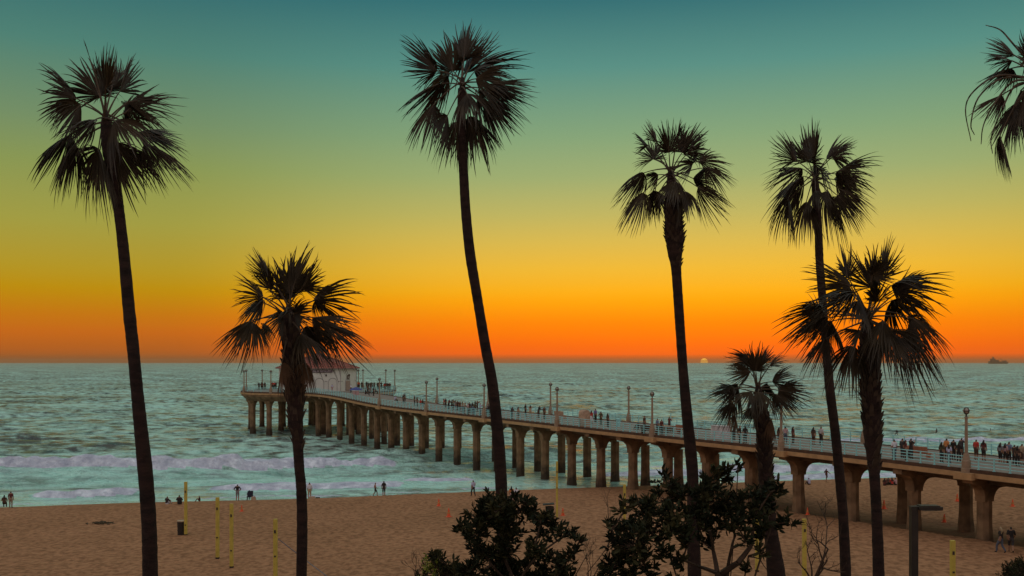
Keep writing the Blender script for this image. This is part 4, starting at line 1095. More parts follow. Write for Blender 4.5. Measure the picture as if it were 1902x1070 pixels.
    sk = ob.modifiers.new('skin', 'SKIN'); sk.use_smooth_shade = True
    for i, n_ in enumerate(names):
        r_ = RD.get(n_) or RD[n_[:2]]
        me.skin_vertices[0].data[i].radius = (r_[0] * 1.22, r_[1] * 1.22) if n_ not in ('nos',) else r_
        me.skin_vertices[0].data[i].use_root = (n_ == 'pel')
    ob.modifiers.new('sub', 'SUBSURF').levels = 1
    bpy.context.view_layer.update()
    out = bpy.data.meshes.new_from_object(ob.evaluated_get(bpy.context.evaluated_depsgraph_get()))
    bpy.data.objects.remove(ob)
    out.name = 'person'
    out.materials.clear()
    for _ in range(5): out.materials.append(PM['skin'])
    # zones by nearest bone
    def seg_d(p, a_, b_):
        a_ = Vector(a_); b_ = Vector(b_); t_ = max(0, min(1, (p - a_).dot(b_ - a_) / max(1e-9, (b_ - a_).length_squared))); return (p - a_ - (b_ - a_) * t_).length, t_
    hed, top = Vector(J['hed']), Vector(J['top'])
    for f in out.polygons:
        p = f.center; best = min(((seg_d(p, J[a_], J[b_]), (a_, b_)) for a_, b_ in E), key=lambda q: q[0][0])
        (dd, t_), (a_, b_) = best
        z = 0
        if b_ in ('lh1', 'lh2'): z = 1
        elif a_ in ('hed', 'nek') or b_ == 'nos':
            z = 1 if (p.z > hed.z + .055 or (p.y < hed.y - .025 and p.z > hed.z - .06)) and b_ != 'nos' else 0
            if a_ == 'nek' and p.z < J['nek'][2]: z = 2
        elif a_ in ('pel', 'spi', 'che'): z = 2 if not (a_ == 'pel' and (b_[:2] == 'hi' or t_ < .3)) else 3
        elif a_[:2] == 'sh': z = 2
        elif a_[:2] == 'hi': z = 3
        elif a_[:2] == 'kn': z = 0 if (shorts and t_ > .12) else 3
        elif a_[:2] == 'an': z = 4
        if b_ == 'nek' and t_ > .75: z = 0
        f.material_index = z
    POSES[key] = out
    return out

COL = dict(black=(0.022, 0.016, 0.014), dark=(0.035, 0.024, 0.020), charcoal=(0.05, 0.042, 0.042), brown=(0.085, 0.042, 0.026), maroon=(0.12, 0.028, 0.024), red=(0.50, 0.045, 0.030), orange=(0.55, 0.20, 0.06),
           tan=(0.40, 0.27, 0.17), olive=(0.075, 0.062, 0.028), grey=(0.20, 0.18, 0.18), blue=(0.16, 0.19, 0.27), navy=(0.035, 0.04, 0.07), purple=(0.17, 0.12, 0.25), white=(0.66, 0.62, 0.64), lavender=(0.46, 0.44, 0.56),
           pink=(0.45, 0.27, 0.26), denim=(0.09, 0.10, 0.13), khaki=(0.28, 0.20, 0.13), yellow=(0.55, 0.42, 0.10), skin=(0.33, 0.17, 0.10), plaid=(0.48, 0.42, 0.40))
PM = {k_: mat('cloth_' + k_ if k_ != 'skin' else 'skin', c_, 0.85, 0.12, 6.0) for k_, c_ in COL.items()}
PM['hair'] = mat('dark_hair', (0.022, 0.014, 0.010), 0.7, 0.2, 9.0)
PM['hair_fair'] = mat('fair_hair', (0.34, 0.24, 0.13), 0.7, 0.2, 9.0)
def person(p, face, label, shirt='dark', pants='dark', pose='stand', scale=1.0, shorts=False, longhair=False, hair='hair', group=None):
    me = person_mesh(pose, shorts, longhair)
    o = link('person', me, None, p, (0, 0, face), (scale, scale, scale))
    for i, m_ in enumerate((PM['skin'], PM[hair], PM[shirt], PM[pants], PM['black'])):
        o.material_slots[i].link = 'OBJECT'; o.material_slots[i].material = m_
    return tag(o, label, 'person', group)

def deck_at(x, heady, hgt=1.68):
    """deck position whose standing head top is seen at (x, heady)"""
    z = rim_z(60) + DECK
    for _ in range(25):
        d = (H - z - hgt) * F / (heady - HY)
        X = (x - CX) / F * d
        uv = Vector((X, d)) - P0; u = uv.dot(PD); v = uv.dot(PN)
        if v > VB - 0.7 or v < VA + 0.7:                     # keep between the railings, along the line of sight
            v2 = min(max(v, VA + 0.7), VB - 0.7)
            k = (x - CX) / F; e0 = pier_pt(0, v2)
            u = (k * e0.y - e0.x) / (PD.x - k * PD.y)
            q = e0 + PD * u; X, d = q.x, q.y
        z = rim_z(u) + DECK
    return Vector((X, d, z))
FAR = math.atan2(PN.y, PN.x) - math.pi / 2        # facing the far rail and the sunset
PEOPLE = [
 (1661, 817, 'white', 'denim', 'stand', FAR + 1.2, 1, 0, 0, 'person in white top, dark hair, facing the group by the orange bench'),
 (1676, 814, 'charcoal', 'dark', 'stand', FAR, 1, 0, 0, 'person in charcoal jacket between the white top and the orange bench'),
 (1682, 818, 'maroon', 'brown', 'stand', FAR - .5, 0.96, 0, 1, 'person in rust top next to the charcoal jacket'),
 (1692, 814, 'dark', 'dark', 'phone', FAR, 1, 0, 0, 'dark-clad person with raised hands behind the orange bench'),
 (1696, 821, 'grey', 'dark', 'chair', FAR + 2.6, 1, 0, 0, 'person in grey sitting at the orange bench'),
 (1749, 822, 'olive', 'black', 'stand', FAR, .95, 0, 1, 'long-haired person in olive, leftmost of the tight group by the lamp'),
 (1758, 814, 'orange', 'brown', 'stand', FAR, 1.04, 0, 0, 'tall person in orange-tan shirt in the tight group by the lamp'),
 (1763, 826, 'lavender', 'denim', 'stand', FAR, .88, 0, 1, 'child in pale lavender top in front of the tight group'),
 (1771, 816, 'black', 'black', 'stand', FAR, 1, 0, 0, 'person all in black at the middle of the tight group by the lamp'),
 (1781, 822, 'black', 'black', 'stand', FAR + .3, .94, 0, 1, 'shorter dark person right next to the near lamp post'),
 (1786, 813, 'charcoal', 'dark', 'phone', FAR, 1.03, 0, 0, 'tall dark person half hidden by the near lamp post'),
 (1813, 816, 'red', 'brown', 'stand', FAR, 1, 1, 0, 'person in bright red shirt and shorts right of the near lamp post'),
 (1827, 818, 'maroon', 'dark', 'stand', FAR, .98, 1, 1, 'long-haired person in dark red beside the bright red shirt'),
 (1858, 823, 'grey', 'black', 'stand', FAR, .96, 1, 1, 'leftmost of the group at the right edge, grey top and black skirt'),
 (1867, 824, 'pink', 'dark', 'stand', FAR, .94, 1, 1, 'person in pale pink top, second of the group at the right edge'),
 (1874, 820, 'blue', 'dark', 'stand', FAR, 1.04, 0, 0, 'tall person in blue-grey shirt in the group at the right edge'),
 (1884, 826, 'dark', 'dark', 'phone', FAR, .95, 0, 0, 'dark person with raised hands in the group at the right edge'),
 (1890, 829, 'brown', 'black', 'stand', FAR, .92, 0, 1, 'short dark brown-clad person in the group at the right edge'),
 (1898, 824, 'tan', 'brown', 'stand', FAR, .98, 1, 0, 'person in tan shirt cut by the right edge'),
 (1511, 794, 'brown', 'brown', 'stand', FAR, .98, 1, 1, 'person in brown dress left of the plaid shirt'),
 (1525, 792, 'plaid', 'dark', 'stand', FAR, 1.04, 0, 0, 'person in pale plaid shirt beside the slender palm trunk'),
 (1447, 794, 'brown', 'dark', 'stand', FAR, 1, 0, 1, 'person in brown, nearest the rough trunk of the short palm'),
 (1459, 792, 'pink', 'denim', 'stand', FAR + .4, 1, 0, 0, 'person in pale top between two brown-clad people right of the short palm'),
 (1473, 793, 'maroon', 'brown', 'stand', FAR - .3, .98, 0, 1, 'person in dark rust with a bag, rightmost of three by the short palm'),
 (1363, 788, 'dark', 'dark', 'lean', FAR, 1, 0, 0, 'dark person just left of the embracing pair behind the short palm'),
 (1374, 793, 'black', 'dark', 'stand', FAR - 1.2, 1, 0, 0, 'left one of the dark pair standing close behind the short palm crown'),
 (1384, 794, 'dark', 'black', 'stand', FAR + 1.2, 1, 0, 1, 'right one of the dark pair standing close behind the short palm crown'),
 (1185, 784, 'dark', 'dark', 'sit', FAR + 1.6, 1, 0, 0, 'person sitting low on the deck left of the near lamp post'),
 (1197, 772, 'brown', 'brown', 'stand', FAR, 1.04, 0, 0, 'tall brown-clad person touching the near lamp post mid-pier'),
 (1221, 777, 'blue', 'dark', 'stand', FAR, 1, 0, 0, 'person in slate blue behind the tan table'),
 (1229, 779, 'maroon', 'dark', 'stand', FAR, .97, 0, 0, 'person in dark red behind the tan table'),
 (1243, 774, 'maroon', 'brown', 'phone', FAR, 1, 0, 0, 'person in maroon with raised hands right of the tan table'),
 (1076.6, 765, 'maroon', 'dark', 'stand', FAR - .8, 1, 0, 0, 'person in maroon left of the tan kiosk'),
 (1098.6, 763, 'red', 'white', 'stand', FAR, 1, 1, 1, 'person in red top and white shorts beside the tan kiosk'),
 (1106, 759, 'purple', 'black', 'stand', FAR, 1.08, 0, 0, 'tall person in purple shirt near the tan kiosk'),
 (1116, 764, 'olive', 'olive', 'akimbo', FAR, 1.02, 0, 0, 'broad person in olive right of the purple shirt'),
 (1129, 768, 'brown', 'dark', 'stand', FAR, .98, 0, 1, 'slim brown-clad person on their own left of the far lamp post'),
 (950, 756, 'dark', 'dark', 'lean', FAR + .4, 1, 0, 0, 'first person right of the leaning palm trunk, hunched over'),
 (962.7, 756, 'tan', 'brown', 'stand', FAR, .96, 1, 1, 'person in tan top, second right of the leaning palm trunk'),
 (976, 750, 'black', 'dark', 'stand', FAR, 1.06, 0, 0, 'tall person in black, third right of the leaning palm trunk'),
 (985, 753, 'tan', 'tan', 'phone', FAR + .8, 1, 0, 1, 'person in sandy dress with raised hands beside the tall one in black'),
 (1000, 754, 'black', 'brown', 'lean', FAR, 1.02, 0, 0, 'dark person leaning near the twin lamp posts mid-pier'),
 (1011, 755, 'brown', 'brown', 'stand', FAR, 1.02, 0, 0, 'brown-clad person standing against the far lamp post mid-pier'),
 (734, 735, 'lavender', 'dark', 'chair', FAR, 1, 0, 0, 'person sitting in pale lavender below the pier head rim'),
 (749, 732, 'dark', 'dark', 'stand', FAR, 1, 0, 0, 'left one of the dark pair between the pier head and the twin lamps'),
 (752, 730, 'charcoal', 'dark', 'stand', FAR, 1.06, 0, 0, 'taller right one of the dark pair between the pier head and twin lamps'),
 (770, 735, 'dark', 'dark', 'stand', FAR, 1, 0, 0, 'dark standing person, leftmost of four left of the twin lamps'),
 (775, 738, 'maroon', 'dark', 'stand', FAR, .95, 0, 1, 'second of the four people left of the twin lamps, in maroon'),
 (781, 741, 'red', 'dark', 'chair', FAR, 1, 0, 0, 'seated person in red left of the twin lamps'),
 (785, 741, 'brown', 'dark', 'chair', FAR, 1, 0, 0, 'seated person in brown nearest the twin lamps'),
 (652, 714, 'white', 'navy', 'stand', FAR + 2.2, 1.02, 0, 0, 'person in white shirt and navy trousers by the round building door'),
]
CROWD = [(824.4, 740.5, 'red'), (827.7, 739.5, 'dark'), (833.2, 741, 'maroon'), (838.7, 743, 'dark'), (841.6, 742, 'black'), (845.8, 744, 'grey'), (849.9, 744, 'brown'), (854.2, 745, 'brown'), (858.9, 746.5, 'tan'),
         (862, 747, 'tan'), (869, 751, 'pink'), (872.3, 747, 'dark'), (876, 746.5, 'dark'), (880, 747.5, 'olive'), (882.8, 745, 'black'), (886.6, 743.5, 'maroon'), (892, 749, 'lavender'), (896.7, 750, 'black'), (904.3, 749, 'grey'), (907.7, 752, 'dark')]
rngp = random.Random(99)
ORD = 'leftmost,second,third,fourth,fifth,sixth,seventh,eighth,ninth,tenth,eleventh,twelfth,thirteenth,fourteenth,fifteenth,sixteenth,seventeenth,eighteenth,nineteenth,rightmost'.split(',')
for (x, y, sh, pa, po, fc, scl, so_, lh, lb) in PEOPLE:
    hg = {'sit': .85, 'chair': 1.25, 'lean': 1.6}.get(po, 1.67) * scl
    person(deck_at(x, y, hg), fc + rngp.uniform(-.15, .15), lb, sh, pa, po, scl, bool(so_), bool(lh))
names_c = {'red': 'red', 'dark': 'dark', 'maroon': 'maroon', 'black': 'black', 'grey': 'grey', 'brown': 'brown', 'tan': 'tan', 'pink': 'pink', 'olive': 'olive', 'lavender': 'pale lavender'}
for ci, (x, y, sh) in enumerate(CROWD):
    lh = rngp.random() < .4; sc_p = rngp.uniform(.95, 1.05)
    person(deck_at(x, y, 1.67 * sc_p), FAR + rngp.uniform(-.4, .4), '%s in the long crowd beside the middle palm trunk, %s top' % (ORD[ci], names_c[sh]), sh, rngp.choice(('dark', 'black', 'brown', 'denim')),
           rngp.choice(('stand', 'stand', 'lean', 'phone')), sc_p, False, lh, group='long crowd watching the sunset')
def head_at(x, heady, hgt=1.67):
    z = Z_HEAD + DECK; d = (H - z - hgt) * F / (heady - HY); X = (x - CX) / F * d
    q = Vector((X, d)) - PC
    if q.length > PR - 0.7: q = q.normalized() * (PR - 0.7)
    elif q.length < RC + 0.6: q = q.normalized() * (RC + 0.6)
    return Vector((PC.x + q.x, PC.y + q.y, z))
def rim_at(x, side, inset=0.9):
    k = (x - CX) / F; # intersection of the sight line with the head's walkway circle
    r_ = PR - inset; a_ = k * k + 1; b_ = -2 * (k * PC.x + PC.y); c_ = PC.x ** 2 + PC.y ** 2 - r_ * r_
    ds = max(0, b_ * b_ - 4 * a_ * c_) ** .5; d = (-b_ + side * ds) / (2 * a_)
    return Vector((k * d, d, Z_HEAD + DECK))
for ci, (x, sh, po) in enumerate(((481, 'dark', 'stand'), (485.5, 'brown', 'stand'), (487.5, 'maroon', 'stand'), (492, 'dark', 'stand'), (503.7, 'dark', 'stand'), (506.5, 'red', 'stand'), (509.5, 'red', 'lean'), (512.5, 'dark', 'stand'))):
    person(rim_at(x, 1, 1.2), rngp.uniform(-.6, .6), '%s of eight small figures left of the shaggy palm trunk, in %s' % ('rightmost' if ci == 7 else ORD[ci], names_c[sh]), sh, 'dark', po, rngp.uniform(.95, 1.05), False, rngp.random() < .4,
           group='figures left of the shaggy palm')
for i, (x, sh, po) in enumerate(((665, 'orange', 'stand'), (667, 'red', 'stand'), (672, 'dark', 'stand'), (681, 'black', 'stand'), (684.5, 'brown', 'lean'), (688, 'dark', 'stand'), (691, 'olive', 'lean'), (695, 'brown', 'stand'), (701.5, 'dark', 'stand'), (704, 'black', 'lean'),
                    (708.4, 'dark', 'phone'), (714, 'red', 'stand'), (717, 'maroon', 'stand'), (720.5, 'dark', 'stand'), (724, 'brown', 'stand'))):
    person(rim_at(x, 1, 1.0 + 0.9 * (i % 3)), rngp.uniform(-.6, .6), '%s of the crowd along the pier head rim right of the building, in %s' % ('rightmost' if i == 14 else ORD[i], names_c.get(sh, sh)), sh, 'dark', po, rngp.uniform(.95, 1.05), False, rngp.random() < .4,
           group='crowd on the pier head rim')
for i, (x, y, sh, po) in enumerate(((679, 731, 'dark', 'sit'), (682.5, 722.5, 'brown', 'stand'), (685.5, 725, 'black', 'stand'), (688.8, 724, 'maroon', 'stand'), (693.7, 726, 'dark', 'stand'), (697, 728, 'olive', 'chair'))):
    person(deck_at(x, y, {'sit': .85, 'chair': 1.25}.get(po, 1.67)), FAR + rngp.uniform(-.6, .6), '%s of six huddled on the deck below the pier head rim, in %s' % ('rightmost' if i == 5 else ORD[i], names_c[sh]), sh, 'dark', po, 1.0, False, i % 2 == 0,
           group='huddle on the deck below the pier head rim')
person(rim_at(617, -1, 7.0), 0.6, 'tiny pale figure in front of the arched wall of the round building', 'lavender', 'pink', 'stand', .95)

# beach people: (x, feet y)
def bp(x, y):
    for k in range(40):
        p = on_ground(x, y + 0.5 * k)
        if gz(p.x, p.y) > 0.22: return Vector((p.x, p.y, gz(p.x, p.y) - 0.02))
    return p
person(bp(8, 943), 0.3, 'person in dark brown crouched at the left edge by the water', 'brown', 'dark', 'chair', 1.0, longhair=True)
person(bp(20, 943), 0.1, 'person in rust shirt standing at the left edge by the water', 'maroon', 'khaki', 'stand', 1.0)
person(bp(310, 937), -.3, 'sitter in pale shorts, left of the pair by the tall yellow post', 'dark', 'white', 'sit', 1.0)
person(bp(333, 937), .2, 'broad dark sitter beside the tall yellow post with the bin', 'black', 'dark', 'sit', 1.15)
person(bp(371, 931), 1.9, 'child bending in the sand right of the tall yellow post', 'dark', 'brown', 'sit', .75)
person(bp(441, 928), 0.0, 'person with grey shorts standing at the water beside the beach chair', 'black', 'grey', 'akimbo', 1.06, shorts=True)
person(bp(463, 928), 0.4, 'person in grey-blue reclining in the beach chair', 'blue', 'dark', 'chair', .9)
person(bp(575, 922), 0.2, 'person in white shirt half hidden behind the shaggy palm trunk', 'white', 'tan', 'stand', 1.08)
person(bp(697, 921), -1.4, 'shirtless walker in dark shorts at the water line', 'skin', 'dark', 'walk', .9, shorts=True)
person(bp(713, 921), 0.2, 'long-haired person in dark top beside the shirtless walker', 'dark', 'dark', 'stand', .97, shorts=True, longhair=True)
person(bp(879, 922), 0.5, 'walker in white shirt and dark trousers left of the middle palm', 'lavender', 'black', 'walk', 1.05)
person(bp(950, 934), -.2, 'person in orange top behind the left dark shrub', 'orange', 'pink', 'stand', .97, longhair=True)
person(bp(959, 936), .3, 'person in white top behind the left dark shrub', 'white', 'khaki', 'stand', 1.0)
person(bp(1503, 900), .3, 'child sitting in the wash seen under the pier', 'lavender', 'dark', 'sit', .95)
person(bp(1535, 894), -1.0, 'girl running in the wash seen under the pier', 'maroon', 'brown', 'run', .9, shorts=True, longhair=True)
for i, (x, y, sh) in enumerate(((1643, 902, 'maroon'), (1650, 900, 'brown'), (1657, 901, 'red'), (1664, 901, 'pink'))):
    person(bp(x, y), .5 * i - .8, 'sitter in %s in the group on the sand under the pier' % names_c.get(sh, sh), sh, 'dark', 'sit', 1.0, longhair=i % 2 == 0)
person(bp(1859, 1027), 0.55, 'walker in pale headscarf, black jacket and jeans at lower right', 'black', 'denim', 'walk', 1.06, hair='hair_fair', longhair=True)
person(bp(1878, 1026), -0.35, 'walker in black shirt and knee-length shorts at lower right', 'black', 'charcoal', 'walk', 1.08, shorts=True)
# surfers
BOARD = MB().lathe([(0.02, -1.15), (0.20, -0.8), (0.27, -0.2), (0.26, 0.3), (0.18, 0.8), (0.02, 1.2)], n=10)
board_me = bpy.data.meshes.new('surfboard'); board_me.from_pydata([(x, z, y * 0.16) for x, y, z in BOARD.v], [], BOARD.f); board_me.materials.append(PM['tan'])
for x, y, ry, lb in ((1666, 806, .4, 'leftmost surfer sitting upright beyond the pier at right'), (1740, 803, 1.5, 'middle surfer lying low beyond the pier at right'), (1840, 803, 1.1, 'rightmost surfer paddling beyond the pier at right')):
    q = on_level(x, y, 0.15)
    s_ = person(q + Vector((0, 0, -0.02)), ry, lb, 'black', 'black', 'surf', 1.0)
    b_ = link('surfboard', board_me, None, q + Vector((0, 0, .06)), (0.06, 0, ry))
    tag(b_, 'surfboard under the ' + lb.split(' ')[0] + ' surfer beyond the pier', 'surfboard', 'surfboards beyond the pier')

# ------------------------------------------------------------------ things on the pier deck
def deck_uv(x, y):       # deck point seen at the pixel
    z = rim_z(40) + DECK
    for _ in range(25):
        p = on_level(x, y, z); uv = Vector((p.x, p.y)) - P0; u, v = uv.dot(PD), uv.dot(PN); z = rim_z(u) + DECK
    v = min(max(v, VA + .6), VB - .6); q = pier_pt(u, v); return Vector((q.x, q.y, z))
M_TANBOX = mat('tan_panel', (0.42, 0.26, 0.17), .8); M_ORANGEBOX = mat('terracotta_panel', (0.40, 0.15, 0.08), .8); M_WHITEBOX = mat('pale_panel', (0.52, 0.45, 0.43), .8)
k_ = thing('kiosk', deck_at(1085.5, 767, 1.9), 'round-topped tan kiosk on the pier beside the red and white outfit', 'kiosk', rz=arz)
MB().box((0, 0, .8), (1.1, .9, 1.6)).build('body', M_TANBOX, k_)
MB().tube([(-.56, 0, 1.6), (.56, 0, 1.6)], .45, 12).build('rounded_top', M_TANBOX, k_)
MB().box((0, -.46, .95), (.5, .04, .5)).build('panel', M_ORANGEBOX, k_)
def bench(p, label, m, w=1.9):
    t = thing('bench', p, label, 'bench', 'benches on the pier', arz)
    MB().box((0, 0, .42), (w, .5, .08)).build('seat', m, t); b_ = MB().box((0, 0, 0), (w, .07, .5)).build('backrest', m, t); b_.location = (0, .27, .72); b_.rotation_euler = (-.15, 0, 0)
    for s_ in (-1, 1): MB().box((s_ * (w / 2 - .12), 0, .19), (.12, .44, .38)).build('leg', m, t)
bench(deck_uv(1701, 850), 'orange-brown bench with a sitter on the pier at right', M_ORANGEBOX, 2.6)
bench(deck_uv(1041, 777), 'low tan bench on the pier right of the near lamp mid-pier', M_TANBOX, 2.2)
bench(deck_uv(1192, 807), 'dark bench close to the near rail left of the lamp post', M_KERB, 2.4)
bench(deck_uv(1268, 806), 'small orange bench behind the trunk of the collared palm', M_ORANGEBOX, 1.6)
t = thing('table', deck_uv(1232, 803), 'pale tan table on the pier in front of the slate blue figure', 'table', rz=arz)
MB().box((0, 0, .72), (2.6, .9, .06)).build('table_top', M_TANBOX, t); MB().box((0, -.43, .42), (2.5, .03, .56)).build('front_panel', M_TANBOX, t)
for a_ in (-1, 1):
    for b_ in (-1, 1): MB().box((a_ * 1.2, b_ * .36, .345), (.06, .06, .69)).build('leg', M_DARKIRON, t)
t = thing('cabinet', deck_at(1338, 790, 1.35), 'pale box cabinet on the pier left of the short palm', 'cabinet', rz=arz)
MB().box((0, 0, .62), (1.9, .8, 1.24)).build('body', M_WHITEBOX, t); MB().box((0, 0, 1.28), (2.0, .9, .08)).build('top', M_WHITEBOX, t); MB().box((0, -.41, .62), (.02, .02, 1.1)).build('door_gap', M_KERB, t)
t = thing('parasol', deck_at(661, 723, 2.3), 'small blue parasol over a pink stall before the round building', 'parasol')
MB().lathe([(1.25, 1.75), (0.8, 2.05), (0.05, 2.3)], n=10).build('canopy', mat('blue_canvas', (0.06, 0.07, 0.22), .8), t); MB().tube([(0, 0, 0), (0, 0, 1.8)], .03, 6).build('pole', M_DARKIRON, t)
t = thing('stall', deck_at(661, 729, 1.0), 'low pink stall under the small blue parasol', 'stall', rz=arz)
MB().box((0, 0, .45), (1.4, .7, .9)).build('body', PM['pink'], t); MB().box((0, 0, .92), (1.5, .8, .05)).build('counter', M_WHITEBOX, t)
t = thing('information_pole', deck_uv(1246, 800), 'thin green-blue pole right of the person with raised hands', 'pole')
MB().tube([(0, 0, 0), (0, 0, 1.9)], .05, 6).build('pole', M_RAIL, t); MB().box((0, 0, 1.95), (.14, .14, .1)).build('cap', M_RAIL, t)
t = thing('litter_bin', deck_uv(1148.5, 792), 'small green-blue bin at the far rail left of the far lamp', 'bin')
MB().lathe([(.22, 0), (.26, .8), (.28, .84), (.10, .95)], n=10).build('body', M_RAIL, t); MB().lathe([(.27, .80), (.285, .80), (.285, .84), (.27, .84)], n=10).build('rim', M_DARKIRON, t)

# ------------------------------------------------------------------ things on the sand
def vpost(x, y0, y1, w, label):
    """yellow volleyball post: top pixel row y0, foot y1"""
    p = on_ground(x, y1); d = p.y; h = (y1 - y0) / F * d; ww = (w - 1.3) / F * d
    t = thing('volleyball_post', p, label, 'post', 'yellow volleyball posts on the sand')
    MB().box((0, 0, h / 2 - .1), (ww, ww, h + .2)).build('post', M_YELLOW, t)
    for f_, s_ in ((.82, .12), (.20 + .3 * ((x * 7) % 1 + (x % 3) / 4), .06)):
        MB().box((0, -ww / 2 - .01, h * f_), (ww * .5, .03, s_ * 1.5)).build('hook', M_DARKIRON, t)
    MB().box((0, 0, .06), (ww * 1.05, ww * 1.05, .12)).build('foot_collar', M_BIN, t)
vpost(345, 895, 995, 6, 'tall yellow volleyball post beside the dark bin at left')
vpost(404, 924, 1038, 7, 'left one of the two close yellow volleyball posts')
vpost(430, 936, 1055, 7, 'right one of the two close yellow volleyball posts')
vpost(511.5, 964, 1092, 8, 'yellow volleyball post just left of the shaggy palm trunk foot')
vpost(1034.5, 857, 963, 5, 'yellow volleyball post rising behind the left dark shrub')
vpost(1160, 900, 1000, 6, 'yellow volleyball post behind the left part of the largest shrub')
vpost(1406, 965, 1062, 7, 'yellow volleyball post mostly hidden behind the largest shrub')
vpost(1494, 964, 1080, 8, 'yellow volleyball post behind the bare twiggy shrub')
vpost(1769.5, 1004, 1130, 9, 'yellow volleyball post cut by the bottom edge at right')
cone_me = MB().lathe([(.17, .03), (.15, .06), (.035, .70), (.02, .71)], n=10).mesh('cone_body', [M_CONE]); cbase = MB().box((0, 0, .018), (.40, .40, .036)).mesh('base', [M_CONE])
cband = MB().lathe([(.116, .26), (.124, .26), (.094, .42), (.086, .42)], n=10).mesh('band', [PM['orange']])
for x, y, s_, lb in ((449, 950, .85, 'orange cone near the person at the beach chair'), (815, 940, 1, 'orange cone farther of the two left of the middle palm'), (833.5, 960, 1.1, 'orange cone nearer of the two left of the middle palm'),
                 (1045.5, 958, 1, 'pale orange cone right of the yellow post behind the left shrub'), (1778, 931, 1.05, 'orange cone seen through the pier arch beside the big column'), (1754, 970, 1.05, 'orange cone on the trench edge under the pier'),
                 (1881, 941, 1, 'orange cone farthest right beyond the pier columns'), (1642, 945, 1.2, 'orange cone beside the big shaggy palm trunk under the pier'), (1500, 956, .9, 'pale cone under the pier above the twiggy shrub')):
    t = thing('traffic_cone', on_ground(x, y), lb, 'cone', 'orange cones on the sand', rz=x)
    t.scale = (s_,) * 3; link('cone_body', cone_me, t); link('base', cbase, t); link('band', cband, t)
def bin_(x, y, h, label, lid):
    t = thing('trash_bin', on_ground(x, y), label, 'bin', 'dark bins on the sand')
    MB().lathe([(.33, -.05), (.36, h * .9), (.38, h * .92), (.38, h), (.33, h), (.31, h * .5)], n=16).build('barrel', M_BIN, t)
    for f_ in (.33, .66): MB().lathe([(.355, h * f_ - .02), (.372, h * f_ - .02), (.372, h * f_ + .02), (.355, h * f_ + .02)], n=16).build('hoop', M_BIN, t)
    if lid:
        l_ = MB().box((0, 0, 0), (1.0, .8, .07)).build('lid', M_BIN, t); l_.location = (-.1, 0, h + .22); l_.rotation_euler = (0, -.08, 0)
    else: MB().lathe([(.36, h + .004), (.39, h + .004), (.39, h + .07), (.36, h + .07)], n=16).build('rim', PM['tan'], t)
bin_(338, 993, 1.05, 'dark round bin beside the tall yellow post at left', False)
bin_(1021, 962, 1.0, 'dark bin with flat lid behind the left dark shrub', True)
t = thing('beach_chair', bp(464, 928), 'low beach chair with a reclining person at the water line', 'chair', rz=.4)
MB().box((0, .1, .38), (.58, .55, .04)).build('seat', PM['navy'], t); b_ = MB().box((0, 0, .38), (.58, .04, .76)).build('backrest', PM['navy'], t); b_.location = (0, -.2, .36); b_.rotation_euler = (.35, 0, 0)
for a_ in (-1, 1):
    for c_ in (-1, 1): MB().tube([(a_ * .28, .1 + c_ * .24, 0), (a_ * .28, .1 + c_ * .24, .38)], .018, 5).build('leg', M_DARKIRON, t)
t = thing('beach_bag', bp(471, 929), 'small tan bag on the sand right of the beach chair', 'bag')
MB().box((0, 0, .2), (.5, .35, .4), taper=.75).build('body', PM['tan'], t); MB().tube([(-.15, 0, .38), (0, 0, .55), (.15, 0, .38)], .02, 5).build('handle', PM['brown'], t)
t = thing('beach_bag', bp(580, 923), 'pale towel bundle right of the white shirt by the shaggy palm', 'bag')
MB().box((0, 0, .12), (.7, .4, .24), taper=.8).build('body', PM['tan'], t); MB().box((.6, 0, .08), (.5, .3, .16), taper=.8).build('side_pouch', PM['brown'], t)
# beached kelp
rk = random.Random(2); t = thing('kelp_pile', on_ground(187, 973), 'dark heap of dry kelp on the sand at left', 'kelp')
for i in range(26):
    a_ = rk.uniform(0, 6.28); r_ = rk.uniform(0, 1.0); c_ = Vector((math.cos(a_) * r_ * 1.3, math.sin(a_) * r_ * .7, rk.uniform(.02, .18) * (1.1 - r_)))
    MB().tube([c_ + Vector((rk.uniform(-.5, .5), rk.uniform(-.3, .3), .02)) * s_ + Vector((0, 0, .07 * (1 - abs(s_)))) for s_ in (-1, -.3, .4, 1)], [.03, .06, .05, .02], 5).build('strand', M_KELP, t)
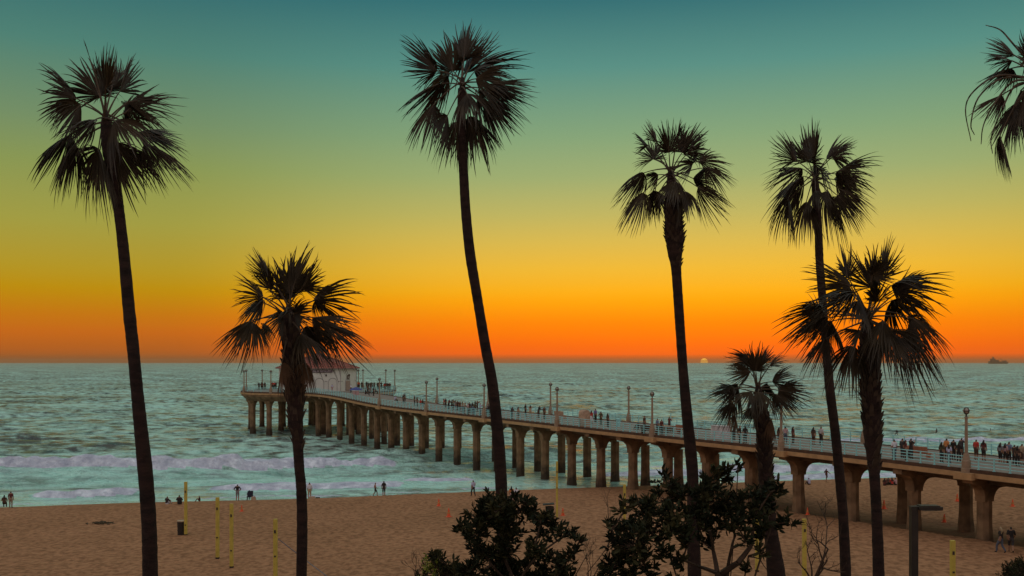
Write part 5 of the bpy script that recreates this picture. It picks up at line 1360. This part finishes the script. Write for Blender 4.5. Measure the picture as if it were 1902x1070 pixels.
# guy rope at the foot of the shaggy palm and a court line
a_, b_ = px(572, 1044, 30), px(640, 1095, 27)
t = thing('guy_rope', a_ , 'thin grey rope slanting right from the shaggy palm trunk', 'rope')
MB().tube([Vector((-.9, 0, .7)), Vector((0, 0, 0)), b_ - a_, (b_ - a_) * 1.9], .014, 5).build('rope', M_STEEL, t); MB().tube([(b_ - a_) * 1.88, (b_ - a_) * 1.97], .03, 6).build('tie', M_STEEL, t)

# ------------------------------------------------------------------ ship on the horizon
sd_ = 7600.0; sp_ = px(1854, 675, sd_); sp_.z = 0
t = thing('ship', sp_, 'small dark cargo ship on the horizon at right', 'ship')
M_SHIP = mat('ship_rust', (0.11, 0.05, 0.025), .9, .2, .02); sc_ = sd_ / F
hull = MB().add([(-16, -4, -1), (15.5, -4, -1), (15.5, 4, -1), (-16, 4, -1), (-16.5, -5, 4.6), (16.5, -5, 3.8), (16.5, 5, 3.8), (-16.5, 5, 4.6)], [(3, 2, 1, 0), (4, 5, 6, 7), (0, 1, 5, 4), (1, 2, 6, 5), (2, 3, 7, 6), (3, 0, 4, 7)])
def ship_part(mb, n_):
    mb.v = [tuple(c_ * sc_ for c_ in v_) for v_ in mb.v]; return mb.build(n_, M_SHIP, t)
ship_part(hull, 'hull'); ship_part(MB().box((-10, 0, 7), (7, 7, 5)), 'superstructure'); ship_part(MB().box((-3, 0, 5.6), (6, 6, 3)), 'deckhouse'); ship_part(MB().box((-9, 0, 11), (1.6, 1.6, 3.4)), 'funnel')
ship_part(MB().tube([(-11, 0, 9), (-11, 0, 13.5)], .35, 5), 'mast'); ship_part(MB().tube([(7, 0, 4), (7, 0, 8), (3, 0, 9)], .4, 5), 'crane'); ship_part(MB().box((12, 0, 5), (5, 6, 2)), 'cargo')

# ------------------------------------------------------------------ sea haze
hz = MB().box((0, 6500, 17), (26000, 14000, 52)).build('haze', None)
hz.data.materials.clear()
hm = bpy.data.materials.new('sea_haze'); hm.use_nodes = True; ht = hm.node_tree; ht.nodes.clear()
pv = ht.nodes.new('ShaderNodeVolumePrincipled'); pv.inputs['Color'].default_value = (0.92, 0.56, 0.30, 1); pv.inputs['Density'].default_value = 0.00006
ht.links.new(pv.outputs[0], ht.nodes.new('ShaderNodeOutputMaterial').inputs['Volume'])
hz.data.materials.append(hm)
tag(hz, kind='stuff')
